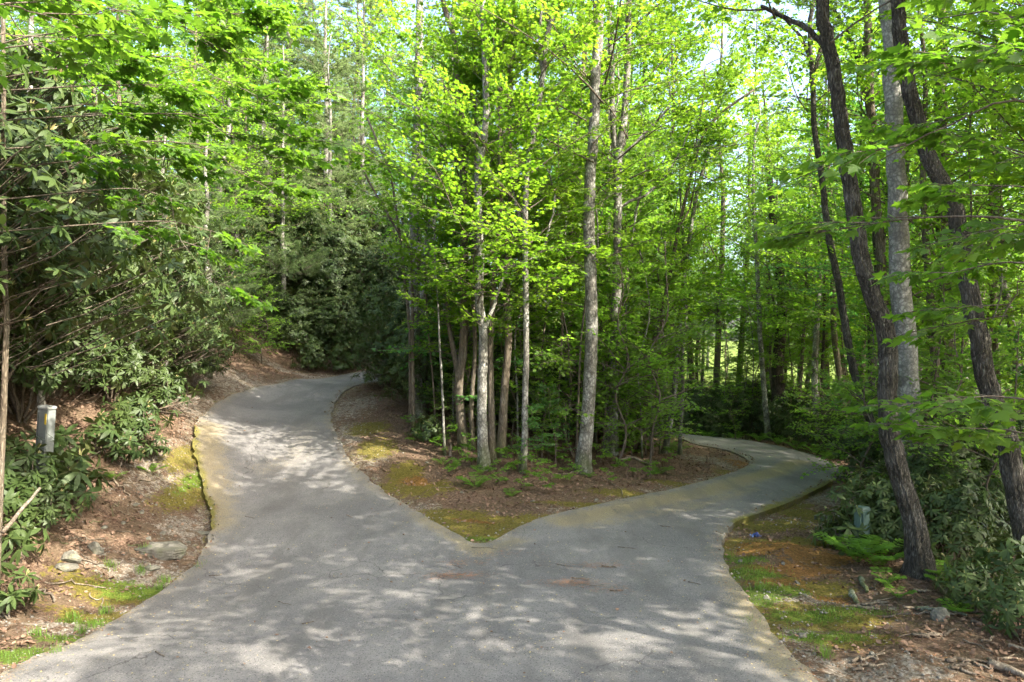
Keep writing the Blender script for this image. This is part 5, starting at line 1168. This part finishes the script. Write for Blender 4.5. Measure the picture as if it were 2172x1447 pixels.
# ------------------------------------------------------------------ labels that tell group members apart
MARKS = [(30, 'the left edge'), (90, 'the utility box'), (250, 'the bare left bank'), (430, 'the left lane bend'), (500, 'the trunk on the dark bank'), (620, 'the left lane crest'), (885, 'the rear left grey trunk'), (985, 'the V-forked trunk'), (1028, 'the pale crooked trunk'),
         (1110, 'the slim grey trunk'), (1240, 'the thick smooth trunk'), (1300, 'the twin-stemmed tree'), (1411, 'the leaning grey pole'), (1540, 'the inner bend'), (1630, 'the pale bend trunk'), (1655, 'the near-black trunk'), (1800, 'the forked leaning trunk'), (1925, 'the pale mottled trunk'), (2120, 'the rightmost furrowed trunk')]
ORD = 'nearest,second nearest,third nearest,fourth nearest,fifth nearest,sixth nearest,seventh nearest,eighth nearest,ninth nearest,tenth nearest,eleventh nearest,twelfth nearest,thirteenth nearest,fourteenth nearest,fifteenth nearest,sixteenth nearest,seventeenth nearest,eighteenth nearest'.split(',')
HEAD = {'roadside trees added to shade the near pavement': 'x', 'rhododendrons massed on the left bank': 'tall olive rhododendron of the left bank', G_B: 'dark rhododendron of the rear thicket', G_M: 'rhododendron in the wedge', G_F: 'shrub beyond the right bend', 'trees deep in the wedge between the lanes': 'leafy tree deep in the wedge', 'trees far behind the wedge and the bend': 'distant leafy tree', 'trees in the woods beyond the right-hand trunks': 'leafy tree of the right-hand woods', 'trees on the hillside above the rear bank': 'hillside tree', 'trees on the slope behind the left rhododendrons': 'tree behind the left rhododendrons',
        'saplings in the wedge between the lanes': 'maple sapling in the wedge', 'saplings beyond the right lane': 'sapling beyond the right lane', 'saplings behind the right-hand trunks': 'sapling of the right undergrowth', 'saplings on the shaded rear bank': 'sapling on the rear bank', 'trees right behind the far right bend': 'leafy tree behind the far bend', 'saplings behind the far right bend': 'sapling behind the far bend', 'tall trees high on the hill': 'tall hilltop tree', 'thin stems in the wedge': 'hair-thin leafy stem', 'thin stems in the right-hand woods': 'hair-thin leafy stem',
        'ferns fringing the far right bend': 'fern at the outer bend edge', 'tiny seedlings in the island litter': 'tiny seedling in the litter', 'sticks on the asphalt': 'small stick on the asphalt', 'twigs tangled at the lower right': 'bare twig in the brush tangle', 'twigs on the left bank': 'bare twig on the left bank', 'twigs in the island litter': 'bare twig in the litter', 'fist-sized stones on the left shoulder': 'fist-sized shoulder stone', 'fist-sized stones in the right moss': 'fist-sized stone in moss', 'small stones at the island edge': 'small stone at the island edge'}
buckets = {}
for o in bpy.data.objects:
    grp = o.get('group')
    if grp in HEAD and o.parent is None:
        if grp.startswith('roadside'): buckets.setdefault('leafy roadside tree added to shade the near pavement', []).append(o); continue
        px = CX + FPX * o.location.x / o.location.y
        m = min(MARKS, key=lambda q: abs(q[0] - px)); hd = HEAD[grp]
        bk = [c.data.materials[0].name for c in o.children if c.name.startswith('trunk')]
        if bk and 'tree' in hd: hd = ('grey-barked ' if bk[0].startswith('grey') else 'dark-barked ' if bk[0].startswith('dark') else 'brown-barked ') + hd
        rel = 'below' if o.get('category') in ('twig', 'rock', 'plant') else 'just'
        rel = rel + (' left of ' if px < m[0] else ' right of ')
        buckets.setdefault(hd + ' ' + rel + m[1], []).append(o)
for lab, L_ in buckets.items():
    L_.sort(key=lambda o: math.hypot(o.location.x, o.location.y))
    for i, o in enumerate(L_):
        o['label'] = lab.replace('  ', ' ') + ('' if len(L_) == 1 else ', ' + (ORD[i] if i < len(L_) - 1 and i < 18 else 'farthest'))
